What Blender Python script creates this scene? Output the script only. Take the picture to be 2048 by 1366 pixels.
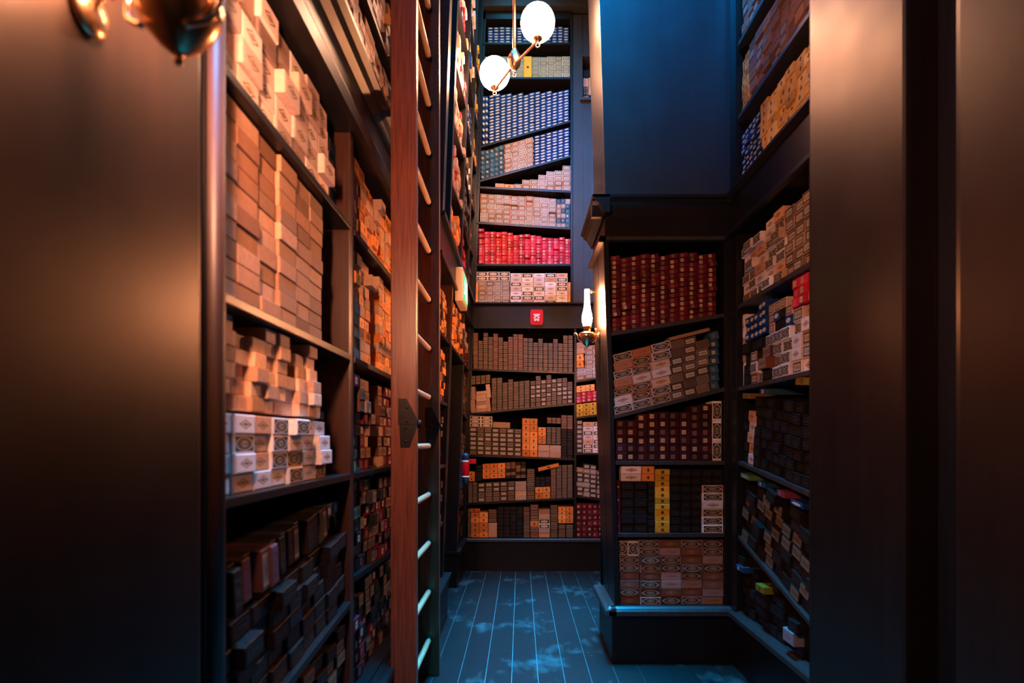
import bpy, math, random
from mathutils import Vector, Matrix
random.seed(11)
rnd = random.random
def ru(a, b): return a + (b - a) * random.random()

for o in list(bpy.data.objects): bpy.data.objects.remove(o)
sc = bpy.context.scene
COL = sc.collection

# ------------------------------------------------------------------ camera
FPX = 1120.0            # focal length in pixels of the 2048 px wide frame
CX, CY, CZ = 1041.0, 880.0, 1.35   # vanishing point and eye height
cd = bpy.data.cameras.new('camera'); cam = bpy.data.objects.new('camera', cd); COL.objects.link(cam)
cam.location = (0, 0, CZ); cam.rotation_euler = (math.pi / 2, 0, 0)
cd.sensor_width = 36; cd.lens = FPX / 2048 * 36
cd.shift_x = (1024 - CX) / 2048; cd.shift_y = (CY - 683) / 2048
cd.clip_start = .05
cd.dof.use_dof = True; cd.dof.focus_distance = 4.8; cd.dof.aperture_fstop = 2.2
sc.camera = cam

# ------------------------------------------------------------------ world, lights, exposure
w = bpy.data.worlds.new('world'); sc.world = w; w.use_nodes = True
w.node_tree.nodes['Background'].inputs[0].default_value = (0, 0, 0, 1)
sc.view_settings.view_transform = 'Standard'; sc.view_settings.look = 'None'
sc.view_settings.gamma = 1; sc.view_settings.use_curve_mapping = False
sc.view_settings.exposure = 0

def area(name, loc, sx, sy, col, power, rot=(0, 0, 0), spread=75):
    l = bpy.data.lights.new(name, 'AREA'); l.shape = 'RECTANGLE'; l.size = sx; l.size_y = sy
    l.color = col; l.energy = power; l.spread = math.radians(spread)
    o = bpy.data.objects.new(name, l); COL.objects.link(o); o.location = loc; o.rotation_euler = rot
    return o
# blue house lights under the ceiling, above the aisle
BLUE = (.0, .31, 1.0)
area('blue_ceiling_light', (.2, 3.0, 6.3), 1.0, 4.0, (.0, .42, 1.0), 260, spread=23)
def aim(a, b):
    return (Vector(b) - Vector(a)).to_track_quat('-Z', 'Y').to_euler()
area('blue_wash_light', (-.25, 1.5, 6.2), .3, .3, BLUE, 78, aim((-.25, 1.5, 6.2), (.8, 3.43, 4.9)), spread=54)
area('blue_ceiling_light_back', (.0, 4.9, 6.3), .5, .9, (.06, .55, .9), 30, spread=110)

SCONCE_STRENGTH = 800.0
NEAR_STRENGTH = 900.0
GLOBE_STRENGTH = 130.0

# ------------------------------------------------------------------ colour and material helpers
def lin(c):
    return tuple((x / 12.92 if x <= .04045 else ((x + .055) / 1.055) ** 2.4) for x in c)
def rgb(r, g, b): return lin((r / 255, g / 255, b / 255))

class NT:
    def __init__(s, m):
        m.use_nodes = True; s.t = m.node_tree; s.b = s.t.nodes['Principled BSDF']
    def n(s, kind, **kw):
        x = s.t.nodes.new(kind)
        for k, v in kw.items(): setattr(x, k, v)
        return x
    def put(s, sock, v):
        if isinstance(v, bpy.types.NodeSocket): s.t.links.new(v, sock)
        elif isinstance(v, (tuple, list)):
            sock.default_value = (*v[:3], 1) if sock.type == 'RGBA' else v
        else: sock.default_value = v
    def m(s, op, a, b=0.0, c=None):
        x = s.n('ShaderNodeMath', operation=op)
        s.put(x.inputs[0], a); s.put(x.inputs[1], b)
        if c is not None: s.put(x.inputs[2], c)
        return x.outputs[0]
    def mix(s, f, a, b):
        x = s.n('ShaderNodeMix', data_type='RGBA')
        s.put(x.inputs[0], f); s.put(x.inputs[6], a); s.put(x.inputs[7], b)
        return x.outputs[2]
    def noise(s, vec, scale, detail=3, rough=.5):
        x = s.n('ShaderNodeTexNoise'); x.inputs['Scale'].default_value = scale
        x.inputs['Detail'].default_value = detail; x.inputs['Roughness'].default_value = rough
        if vec is not None: s.t.links.new(vec, x.inputs['Vector'])
        return x.outputs['Fac']
    def pos(s, sx=1, sy=1, sz=1):
        g = s.n('ShaderNodeNewGeometry'); mp = s.n('ShaderNodeMapping'); mp.inputs['Scale'].default_value = (sx, sy, sz)
        s.t.links.new(g.outputs['Position'], mp.inputs['Vector']); return mp.outputs[0]
    def ramp(s, f, lo, hi):
        x = s.n('ShaderNodeMapRange'); s.put(x.inputs[0], f); x.inputs[1].default_value = lo; x.inputs[2].default_value = hi
        return x.outputs[0]
    def bump(s, h, strength, dist=.002):
        x = s.n('ShaderNodeBump'); x.inputs['Strength'].default_value = strength; x.inputs['Distance'].default_value = dist
        s.t.links.new(h, x.inputs['Height']); s.t.links.new(x.outputs[0], s.b.inputs['Normal'])

def wood(name, ca, cb, rough=.35, stretch=(18, 18, 1.2), spec=.5, bump=.15, coat=0):
    m = bpy.data.materials.new(name); t = NT(m)
    g = t.noise(t.pos(*stretch), 3.0, 5, .6)
    t.put(t.b.inputs['Base Color'], t.mix(t.ramp(g, .3, .7), ca, cb))
    r = t.noise(t.pos(3, 3, 3), 2.0, 3)
    t.put(t.b.inputs['Roughness'], t.m('ADD', rough - .07, t.m('MULTIPLY', r, .14)))
    t.b.inputs['Specular IOR Level'].default_value = spec
    t.bump(g, bump, .0015)
    t.b.inputs['Coat Weight'].default_value = coat; t.b.inputs['Coat Roughness'].default_value = rough - .04; t.b.inputs['Coat IOR'].default_value = 1.6
    return m
def metal(name, col, rough):
    m = bpy.data.materials.new(name); t = NT(m)
    n = t.noise(t.pos(), 40, 3)
    t.put(t.b.inputs['Base Color'], t.mix(t.ramp(n, .3, .8), col, tuple(c * .75 for c in col)))
    t.b.inputs['Metallic'].default_value = 1; t.b.inputs['Roughness'].default_value = rough
    return m
def plastic(name, col, rough=.35):
    m = bpy.data.materials.new(name); t = NT(m)
    n = t.noise(t.pos(), 60, 2)
    t.put(t.b.inputs['Base Color'], t.mix(n, col, tuple(c * .85 for c in col)))
    t.b.inputs['Roughness'].default_value = rough
    return m
def glow(name, col, strength, edge=None):
    m = bpy.data.materials.new(name); t = NT(m)
    t.b.inputs['Base Color'].default_value = (*col, 1)
    t.b.inputs['Emission Color'].default_value = (*col, 1)
    t.b.inputs['Emission Strength'].default_value = strength
    t.b.inputs['Roughness'].default_value = .2
    return m

M = {}
M['case'] = wood('dark_painted_wood', rgb(24, 21, 20), rgb(18, 16, 15), .38, (14, 14, .8), .35)
M['panel'] = wood('dark_lacquered_panel', rgb(25, 15, 10), rgb(17, 10, 7), .37, (9, 9, .5), .45, .04, 0)
M['panel'].node_tree.nodes['Principled BSDF'].inputs['Specular Tint'].default_value = (1, .68, .45, 1)
M['trim'] = wood('lit_edge_trim', rgb(62, 58, 56), rgb(44, 41, 40), .36, (14, 14, 4), .45)  # paler copy of the case wood: blue-lit edges put into its colour
M['edge'] = wood('brown_edge_bead', rgb(60, 38, 27), rgb(44, 28, 20), .5, (20, 20, 1), .4)
M['panel_cool'] = wood('grey_black_panel', rgb(44, 45, 48), rgb(38, 39, 42), .42, (5, 5, .5), .5, .04)  # near-neutral dark grey; its blue comes from the wash light
M['post'] = wood('red_brown_post', rgb(70, 38, 26), rgb(50, 27, 19), .38, (30, 30, 1.2))
M['void'] = wood('shade_black_backing', rgb(9, 8, 8), rgb(6, 6, 6), .85, (6, 6, 2), .05)  # backing blackened: shade under the shelves put into its colour
M['wall'] = wood('dark_wall_paint', rgb(50, 48, 46), rgb(42, 40, 38), .5, (3, 3, 3), .4, .05)
M['ladder'] = wood('reddish_ladder_wood', rgb(142, 72, 42), rgb(84, 40, 24), .34, (40, 40, 1.4), .5, .1)
M['rung'] = wood('pale_rung_wood', rgb(196, 160, 120), rgb(168, 130, 95), .45, (30, 4, 30))
M['blackmetal'] = metal('black_iron', (.03, .027, .025), .4)
M['brass'] = metal('polished_brass', (.88, .55, .3), .24)
M['glass_lit'] = glow('lit_chimney_glass', (1, .36, .15), SCONCE_STRENGTH)
M['glass_near'] = glow('lit_chimney_glass_near', (1, .42, .225), NEAR_STRENGTH)
M['globe'] = glow('lit_opal_globe', (1, .5, .28), GLOBE_STRENGTH)
M['cream_plastic'] = plastic('cream_plastic', rgb(226, 200, 160))
M['red_plastic'] = plastic('red_plastic', rgb(205, 20, 32), .3)
M['white_plastic'] = plastic('white_plastic', rgb(235, 232, 228), .4)
M['blue_plastic'] = plastic('dark_blue_plastic', rgb(28, 62, 96), .35)
M['green_lit'] = glow('lit_green_sign', (.0, .75, .16), 1.1)
M['white_lit'] = glow('lit_white_pictogram', (.75, 1, .8), 1.3)

# floorboards: dark worn boards with dusty scuffs
m = bpy.data.materials.new('worn_floorboard'); t = NT(m)
oi = t.n('ShaderNodeObjectInfo')
g = t.noise(t.pos(26, 1.6, 1), 3, 5, .65)
base = t.mix(t.ramp(g, .3, .7), rgb(26, 23, 22), rgb(18, 17, 17))
base = t.mix(t.m('MULTIPLY', oi.outputs['Random'], .5), base, rgb(17, 16, 16))
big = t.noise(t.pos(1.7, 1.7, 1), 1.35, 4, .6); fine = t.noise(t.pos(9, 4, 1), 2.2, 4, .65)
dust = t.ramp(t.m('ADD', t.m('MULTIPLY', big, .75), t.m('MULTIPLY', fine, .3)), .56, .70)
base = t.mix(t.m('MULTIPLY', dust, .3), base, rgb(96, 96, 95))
t.put(t.b.inputs['Base Color'], base)
t.put(t.b.inputs['Roughness'], t.m('ADD', .4, t.m('MULTIPLY', dust, .25)))
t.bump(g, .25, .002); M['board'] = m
m = bpy.data.materials.new('dusty_joint'); t = NT(m)
n = t.noise(t.pos(), 25, 3); t.put(t.b.inputs['Base Color'], t.mix(n, rgb(120, 118, 114), rgb(84, 84, 82)))
t.b.inputs['Roughness'].default_value = .8; M['joint'] = m

# --- cardboard box materials: body colour comes from the object (or from a colour attribute on joined boxes)
def body_color(t, vc):
    if vc:
        a = t.n('ShaderNodeVertexColor'); a.layer_name = 'Col'; c = a.outputs['Color']
    else:
        c = t.n('ShaderNodeObjectInfo').outputs['Color']
    return c
def card_material(vc):
    m = bpy.data.materials.new('cardboard' + ('_joined' if vc else '')); t = NT(m)
    c = body_color(t, vc)
    n = t.noise(t.pos(), 55, 4, .6)
    t.put(t.b.inputs['Base Color'], t.mix(t.m('MULTIPLY', t.ramp(n, .35, .8), .3), c, (.06, .035, .02)))
    t.b.inputs['Roughness'].default_value = .6; t.b.inputs['Specular IOR Level'].default_value = .16
    return m
def label_material(style, vc):
    m = bpy.data.materials.new('box_label_' + style + ('_joined' if vc else '')); t = NT(m)
    body = body_color(t, vc)
    uv = t.n('ShaderNodeUVMap').outputs[0]
    sp = t.n('ShaderNodeSeparateXYZ'); t.t.links.new(uv, sp.inputs[0])
    p = t.m('SUBTRACT', sp.outputs[0], .5); q = t.m('SUBTRACT', sp.outputs[1], .5)
    ap = t.m('ABSOLUTE', p); aq = t.m('ABSOLUTE', q)
    lt = lambda a, b: t.m('LESS_THAN', a, b)
    AND = lambda a, b: t.m('MULTIPLY', a, b)
    def rect(hw, hh): return AND(lt(ap, hw), lt(aq, hh))
    def ell(rx, ry):
        return t.m('SQRT', t.m('ADD', t.m('POWER', t.m('DIVIDE', ap, rx), 2), t.m('POWER', t.m('DIVIDE', aq, ry), 2)))
    def dia(rx, ry): return t.m('ADD', t.m('DIVIDE', ap, rx), t.m('DIVIDE', aq, ry))
    mp = t.n('ShaderNodeMapping'); mp.inputs['Scale'].default_value = (26, 9, 1); t.t.links.new(uv, mp.inputs['Vector'])
    text = t.m('GREATER_THAN', t.noise(mp.outputs[0], 1.0, 2), .52)
    dark = rgb(38, 27, 22); cream = rgb(222, 200, 176); tan = rgb(176, 132, 92)
    if style == 'oval':
        d = ell(.46, .43); col = t.mix(rect(.485, .47), body, dark)
        col = t.mix(AND(lt(d, 1.0), t.m('GREATER_THAN', d, .88)), col, rgb(190, 172, 150))
        col = t.mix(AND(lt(d, .78), t.m('GREATER_THAN', d, .7)), col, rgb(140, 122, 102))
        col = t.mix(lt(d, .5), col, rgb(160, 138, 112))
        col = t.mix(AND(AND(lt(d, .5), lt(aq, .12)), text), col, dark)
    elif style == 'cartouche':
        col = t.mix(rect(.46, .4), cream, dark)
        col = t.mix(rect(.3, .22), col, cream)
        col = t.mix(lt(dia(.4, .3), 1), col, cream)
        col = t.mix(AND(rect(.24, .12), text), col, tan)
    elif style == 'plate':
        col = t.mix(rect(.45, .43), body, dark)
        col = t.mix(rect(.37, .31), col, rgb(188, 172, 150))
        col = t.mix(AND(rect(.3, .18), text), col, rgb(96, 84, 72))
    elif style == 'square':
        rr = t.n('ShaderNodeObjectInfo').outputs['Random'] if not vc else t.m('FRACT', t.noise(t.pos(), 6, 0))
        fade = t.m('MULTIPLY', t.m('GREATER_THAN', t.m('FRACT', t.m('MULTIPLY', rr, 7.3)), .45), .72)
        lab = t.mix(t.m('FRACT', t.m('MULTIPLY', rr, 3.7)), rgb(206, 172, 128), rgb(170, 150, 140))
        col = t.mix(AND(rect(.3, .16), text), lab, rgb(80, 54, 40))
        col = t.mix(fade, col, body)
    elif style == 'strip':
        col = t.mix(lt(dia(.62, .75), 1), body, rgb(206, 200, 176))
        col = t.mix(AND(rect(.26, .14), text), col, rgb(128, 108, 74))
    elif style == 'stripes':
        oi = t.n('ShaderNodeObjectInfo').outputs['Random'] if not vc else .5
        tint = t.mix(oi, rgb(150, 122, 92), rgb(112, 104, 90))
        col = t.mix(.55, body, tint)
        col = t.mix(t.m('GREATER_THAN', aq, .36), col, t.mix(.5, body, rgb(196, 150, 100)))
        col = t.mix(AND(rect(.34, .16), text), col, rgb(70, 52, 40))
    elif style == 'dim':
        col = t.mix(AND(rect(.4, .34), t.m('SUBTRACT', 1, rect(.35, .27))), body, rgb(58, 50, 44))
        col = t.mix(AND(rect(.28, .14), text), col, rgb(66, 58, 50))
    elif style == 'emblem':
        d = dia(.36, .32)
        col = t.mix(AND(lt(d, 1), t.m('GREATER_THAN', d, .72)), body, rgb(150, 112, 82))
        col = t.mix(lt(d, .5), col, rgb(160, 118, 84))
        col = t.mix(AND(rect(.3, .06), text), col, rgb(110, 80, 60))
    elif style == 'mark':
        col = t.mix(rect(.05, .3), body, rgb(84, 40, 18))
        col = t.mix(rect(.13, .09), col, rgb(84, 40, 18))
    elif style == 'black':
        col = t.mix(rect(.42, .42), body, rgb(26, 22, 18))
        col = t.mix(AND(rect(.3, .2), text), col, rgb(150, 120, 50))
    else: col = body
    t.put(t.b.inputs['Base Color'], col)
    t.b.inputs['Roughness'].default_value = .5; t.b.inputs['Specular IOR Level'].default_value = .2
    return m
STYLES = {  # label rectangle on the end face
    'oval': (.05, .09, .95, .91), 'cartouche': (.03, .06, .97, .94), 'plate': (.04, .06, .96, .94),
    'square': (.3, .16, .7, .84), 'strip': (.15, .27, .85, .73), 'stripes': (.09, .1, .91, .9), 'dim': (.06, .06, .94, .94),
    'emblem': (.06, .08, .94, .92), 'mark': (.06, .06, .94, .94), 'black': (.34, .2, .66, .8), 'plain': None}
CARD = {vc: card_material(vc) for vc in (False, True)}
LAB = {(s, vc): label_material(s, vc) for s in STYLES if s != 'plain' for vc in (False, True)}

# ------------------------------------------------------------------ mesh helpers
def link(name, mesh, mat, parent=None):
    o = bpy.data.objects.new(name, mesh); COL.objects.link(o)
    if mat is not None and not mesh.materials: mesh.materials.append(mat)
    if parent is not None: o.parent = parent
    return o
def mk(name, verts, faces, mat, parent=None, smooth=False):
    me = bpy.data.meshes.new(name); me.from_pydata([tuple(v) for v in verts], [], faces); me.update()
    if smooth: me.polygons.foreach_set('use_smooth', [True] * len(me.polygons))
    return link(name, me, mat, parent)
def thing(name, label, cat, loc=(0, 0, 0), group=None):
    o = bpy.data.objects.new(name, None); COL.objects.link(o); o.location = loc; o.empty_display_size = .1
    return tag(o, label, cat, group)
def tag(o, label, cat, group=None):
    o['label'] = label; o['category'] = cat
    if group: o['group'] = group
    return o
def struct(o, label=None):
    o['kind'] = 'structure'
    if label: o['label'] = label
    return o
HF = [(0, 1, 2, 3), (7, 6, 5, 4), (0, 4, 5, 1), (1, 5, 6, 2), (2, 6, 7, 3), (3, 7, 4, 0)]
def hexa(name, pts, mat, parent=None, bevel=0.0):
    """pts: 4 bottom points counter-clockwise from below order, then the 4 above them"""
    o = mk(name, pts, HF, mat, parent)
    import bmesh
    bm = bmesh.new(); bm.from_mesh(o.data)
    bmesh.ops.recalc_face_normals(bm, faces=bm.faces)
    if bevel: bmesh.ops.bevel(bm, geom=list(bm.edges), offset=bevel, segments=2, affect='EDGES', profile=.7)
    bm.to_mesh(o.data); bm.free()
    return o
def cub(name, x0, x1, y0, y1, z0, z1, mat, parent=None, bevel=.003):
    P = [(x0, y0, z0), (x1, y0, z0), (x1, y1, z0), (x0, y1, z0), (x0, y0, z1), (x1, y0, z1), (x1, y1, z1), (x0, y1, z1)]
    return hexa(name, P, mat, parent, bevel)
def extrude(name, prof, f, a, b, mat, parent=None):
    """prof: closed 2-D outline; f(p, q, s) -> 3-D point; swept from s=a to s=b"""
    n = len(prof)
    V = [f(p, q, a) for p, q in prof] + [f(p, q, b) for p, q in prof]
    F = [tuple(range(n)), tuple(reversed(range(n, 2 * n)))] + [(i, i + n, (i + 1) % n + n, (i + 1) % n) for i in range(n)]
    o = mk(name, V, F, mat, parent)
    import bmesh
    bm = bmesh.new(); bm.from_mesh(o.data); bmesh.ops.recalc_face_normals(bm, faces=bm.faces); bm.to_mesh(o.data); bm.free()
    return o
def lathe(name, prof, loc, mat, parent=None, n=40):
    V = []; F = []; k = len(prof)
    for i in range(n):
        a = 2 * math.pi * i / n
        for r, z in prof: V.append((loc[0] + r * math.cos(a), loc[1] + r * math.sin(a), loc[2] + z))
    for i in range(n):
        j = (i + 1) % n
        for q in range(k - 1): F.append((i * k + q, j * k + q, j * k + q + 1, i * k + q + 1))
    return mk(name, V, F, mat, parent, True)
def tube(name, pts, r, mat, parent=None, n=10, taper=None):
    pts = [Vector(p) for p in pts]; V = []; F = []
    up = Vector((.13, .31, .94)).normalized()
    for i, p in enumerate(pts):
        d = (pts[min(i + 1, len(pts) - 1)] - pts[max(i - 1, 0)]).normalized()
        a = d.cross(up).normalized(); b = d.cross(a)
        rr = r if taper is None else r * taper[i]
        for k in range(n):
            t_ = 2 * math.pi * k / n; V.append(p + a * rr * math.cos(t_) + b * rr * math.sin(t_))
    for i in range(len(pts) - 1):
        for k in range(n):
            F.append((i * n + k, i * n + (k + 1) % n, (i + 1) * n + (k + 1) % n, (i + 1) * n + k))
    F.append(tuple(reversed(range(n)))); F.append(tuple(range((len(pts) - 1) * n, len(pts) * n)))
    return mk(name, V, F, mat, parent, True)
def curve(P, n=8):
    """Catmull-Rom through points"""
    P = [Vector(p) for p in P]; Q = [P[0] * 2 - P[1]] + P + [P[-1] * 2 - P[-2]]; out = []
    for i in range(1, len(Q) - 2):
        a, b, c, d = Q[i - 1:i + 3]
        for k in range(n):
            t_ = k / n
            out.append(.5 * ((2 * b) + (c - a) * t_ + (2 * a - 5 * b + 4 * c - d) * t_ * t_ + (3 * b - a - 3 * c + d) * t_ ** 3))
    out.append(P[-1]); return out

# ------------------------------------------------------------------ room shell
YB = 5.79               # face of the back bookcase
fl = struct(cub('floor', -1.3, 1.9, -1.6, 6.3, -.06, -.006, M['joint'], None, 0))
BW = .15
plank_mesh = {}
def plank(x0, y0, y1):
    L = round(y1 - y0, 3)
    if L not in plank_mesh:
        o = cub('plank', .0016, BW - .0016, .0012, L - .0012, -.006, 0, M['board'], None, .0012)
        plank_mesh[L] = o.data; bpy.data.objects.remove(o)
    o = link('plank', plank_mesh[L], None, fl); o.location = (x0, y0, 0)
for k in range(-6, 12):
    x0 = -.05 + BW * k
    ys = [-1.55] + [q for q in [(3.53 if k % 2 else 4.09) + 1.12 * j for j in range(-4, 3)] if -1.4 < q < 6.1] + [6.2]
    for a, b in zip(ys, ys[1:]): plank(x0, a, b)
struct(cub('ceiling', -1.3, 1.9, -1.6, 6.3, 6.45, 6.55, M['wall'], None, 0))
struct(cub('wall_back', -1.3, 1.9, 6.12, 6.25, -.006, 6.45, M['wall'], None, 0))
struct(cub('wall_left', -1.25, -1.1, -1.6, 6.12, -.006, 6.45, M['wall'], None, 0))
struct(cub('wall_right', 1.62, 1.78, -1.6, 6.12, -.006, 6.45, M['wall'], None, 0))
struct(cub('wall_front', -1.1, 1.62, -1.6, -1.5, -.006, 6.45, M['wall'], None, 0))

# ------------------------------------------------------------------ faces of the bookcases
class Face:
    def __init__(s, o, es, et, n): s.o, s.es, s.et, s.n = Vector(o), Vector(es), Vector(et), Vector(n)
    def p(s, a, b, d=0.0): return s.o + s.es * a + s.et * b + s.n * d
LEAN = .036
XL0 = -.58 - LEAN * .33
la = math.atan(LEAN)
FB = Face((0, YB, 0), (1, 0, 0), (0, 0, 1), (0, -1, 0))
FU = Face((0, 3.40, 0), (1, 0, 0), (0, 0, 1), (0, -1, 0))
FL = Face((-.66, 0, 0), (0, 1, 0), (0, 0, 1), (1, 0, 0))
FLU = Face((-.70, 0, 0), (0, 1, 0), (0, 0, 1), (1, 0, 0))
FL2 = Face((XL0, 0, 0), (0, 1, 0), (math.sin(la), 0, math.cos(la)), (math.cos(la), 0, -math.sin(la)))
FR = Face((1.28, 0, 0), (0, -1, 0), (0, 0, 1), (-1, 0, 0))
def board(name, F, s0, t0, s1, t1, thick, dfront, depth, mat, parent, bevel=.003):
    """a slab whose top edge runs (s0,t0)-(s1,t1) on a face"""
    P = []
    for dt in (-thick, 0):
        P += [F.p(s0, t0 + dt, dfront), F.p(s1, t1 + dt, dfront), F.p(s1, t1 + dt, dfront - depth), F.p(s0, t0 + dt, dfront - depth)]
    return hexa(name, P, mat, parent, bevel)

# ------------------------------------------------------------------ boxes
KINDS = {  # key: (object name, words, label style, body colours)
    'oval':   ('oval_label_box', 'cream oval-label', 'oval', [rgb(232, 218, 212), rgb(222, 204, 194), rgb(236, 226, 222), rgb(204, 160, 130)]),
    'cart':   ('cartouche_box', 'cream cartouche', 'cartouche', [rgb(224, 206, 190), rgb(214, 196, 176)]),
    'white':  ('pale_box', 'pale emblem', 'emblem', [rgb(226, 206, 196), rgb(214, 190, 176), rgb(232, 214, 206), rgb(204, 150, 112)]),
    'plate':  ('framed_label_box', 'framed-label', 'plate', [rgb(206, 178, 160), rgb(196, 160, 136), rgb(214, 190, 178), rgb(196, 128, 84)]),
    'mint':   ('mint_box', 'mint-green', 'plate', [rgb(176, 190, 150), rgb(188, 198, 160)]),
    'maroon': ('maroon_box', 'maroon', 'square', [rgb(96, 12, 28), rgb(82, 10, 24), rgb(108, 16, 36), rgb(70, 8, 20)]),
    'crimson': ('crimson_box', 'crimson', 'square', [rgb(206, 34, 62), rgb(190, 26, 52), rgb(216, 46, 76), rgb(170, 22, 44)]),
    'navy':   ('navy_box', 'navy blue', 'strip', [rgb(14, 56, 116), rgb(12, 46, 98), rgb(20, 68, 132)]),
    'teal':   ('teal_box', 'dusky teal', 'square', [rgb(46, 90, 112), rgb(38, 76, 98), rgb(52, 84, 96)]),
    'amber':  ('amber_box', 'amber', 'mark', [rgb(232, 146, 70), rgb(218, 130, 56), rgb(238, 158, 84), rgb(208, 120, 48)]),
    'yellow': ('yellow_box', 'yellow', 'black', [rgb(226, 172, 48), rgb(214, 158, 40)]),
    'tan':    ('tan_box', 'plain tan', 'plain', [rgb(196, 150, 112), rgb(182, 138, 104), rgb(206, 164, 126), rgb(170, 126, 96), rgb(186, 150, 126)]),
    'brown':  ('brown_box', 'brown banded', 'stripes', [rgb(58, 42, 31), rgb(48, 36, 28), rgb(66, 48, 35), rgb(50, 45, 36)]),
    'rust':   ('rust_box', 'rusty red', 'stripes', [rgb(98, 48, 32), rgb(112, 58, 38), rgb(86, 38, 30), rgb(90, 58, 44)]),
    'olive':  ('olive_box', 'olive brown', 'plate', [rgb(66, 52, 38), rgb(80, 62, 42), rgb(90, 64, 44)]),
    'grey':   ('grey_box', 'grey banded', 'stripes', [rgb(44, 41, 38), rgb(36, 34, 33), rgb(52, 46, 41)]),
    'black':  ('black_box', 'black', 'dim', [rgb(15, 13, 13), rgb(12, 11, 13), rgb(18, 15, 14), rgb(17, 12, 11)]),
}
ORD = ('first second third fourth fifth sixth seventh eighth ninth tenth eleventh twelfth thirteenth fourteenth fifteenth sixteenth '
       'seventeenth eighteenth nineteenth twentieth').split()
ORD += ['twenty-' + q for q in ORD[:9]] + ['thirtieth'] + ['thirty-' + q for q in ORD[:9]]
SPECS = []      # every box: kind, colour, matrix, (w, h, d), label, group

def box_geometry(style, w, h, d):
    b = min(.0022, .08 * h)
    x = w / 2
    V = [(-x + b, 0, b), (x - b, 0, b), (x - b, 0, h - b), (-x + b, 0, h - b),
         (-x, b, 0), (x, b, 0), (x, b, h), (-x, b, h), (-x, d, 0), (x, d, 0), (x, d, h), (-x, d, h)]
    F = [(0, 1, 2, 3), (0, 4, 5, 1), (1, 5, 6, 2), (2, 6, 7, 3), (3, 7, 4, 0),
         (4, 8, 9, 5), (5, 9, 10, 6), (6, 10, 11, 7), (7, 11, 8, 4), (8, 11, 10, 9)]
    mi = [0] * len(F)
    r = STYLES[style]
    if r:
        u0, v0, u1, v1 = r
        xa, xb, za, zb = -x + w * u0, -x + w * u1, h * v0, h * v1
        if style in ('square', 'black'):      # keep those labels near square
            s_ = min(xb - xa, zb - za) / 2; xm = 0 if style == 'black' else -.12 * w; zm = h / 2
            xa, xb, za, zb = xm - s_, xm + s_, zm - s_, zm + s_
        n = len(V); e = .0005
        V += [(xa, -e, za), (xb, -e, za), (xb, -e, zb), (xa, -e, zb), (xa, .0002, za), (xb, .0002, za), (xb, .0002, zb), (xa, .0002, zb)]
        F += [(n, n + 1, n + 2, n + 3), (n, n + 4, n + 5, n + 1), (n + 1, n + 5, n + 6, n + 2), (n + 2, n + 6, n + 7, n + 3), (n + 3, n + 7, n + 4, n)]
        mi += [1] * 5
    return V, F, mi
_mesh = {}
def box_mesh(style, w, h, d):
    k = (style, round(w, 4), round(h, 4), round(d, 3))
    if k in _mesh: return _mesh[k]
    V, F, mi = box_geometry(style, w, h, d)
    me = bpy.data.meshes.new('box'); me.from_pydata(V, [], F); me.update()
    me.materials.append(CARD[False])
    if style != 'plain':
        me.materials.append(LAB[(style, False)]); me.polygons.foreach_set('material_index', mi)
        uv = me.uv_layers.new(name='UVMap'); uv.data.foreach_set('uv', [0.0] * (2 * len(me.loops)))
        po = me.polygons[10]
        for li, c in zip(po.loop_indices, ((0, 0), (1, 0), (1, 1), (0, 1))): uv.data[li].uv = c
    _mesh[k] = me; return me
def jitc(c, a=.24):
    f = 1 + ru(-a, a); return tuple(min(1, x * f) for x in c)
def put_box(F, s, t, th, w, h, d, kind, label, group, out=0.0, color=None, yaw=0.0):
    nm, words, style, cols = KINDS[kind]
    c, si = math.cos(th), math.sin(th)
    ex = F.es * c + F.et * si; ez = F.et * c - F.es * si; ey = -F.n
    if yaw:
        ex, ey = ex * math.cos(yaw) + ey * math.sin(yaw), ey * math.cos(yaw) - ex * math.sin(yaw)
    p = F.p(s, t, out)
    mt = Matrix(((ex.x, ey.x, ez.x, p.x), (ex.y, ey.y, ez.y, p.y), (ex.z, ey.z, ez.z, p.z), (0, 0, 0, 1)))
    SPECS.append(dict(kind=kind, mat=mt, dim=(w, h, d), col=color or jitc(random.choice(cols)), label=label, group=group))
USED = set()
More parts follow.
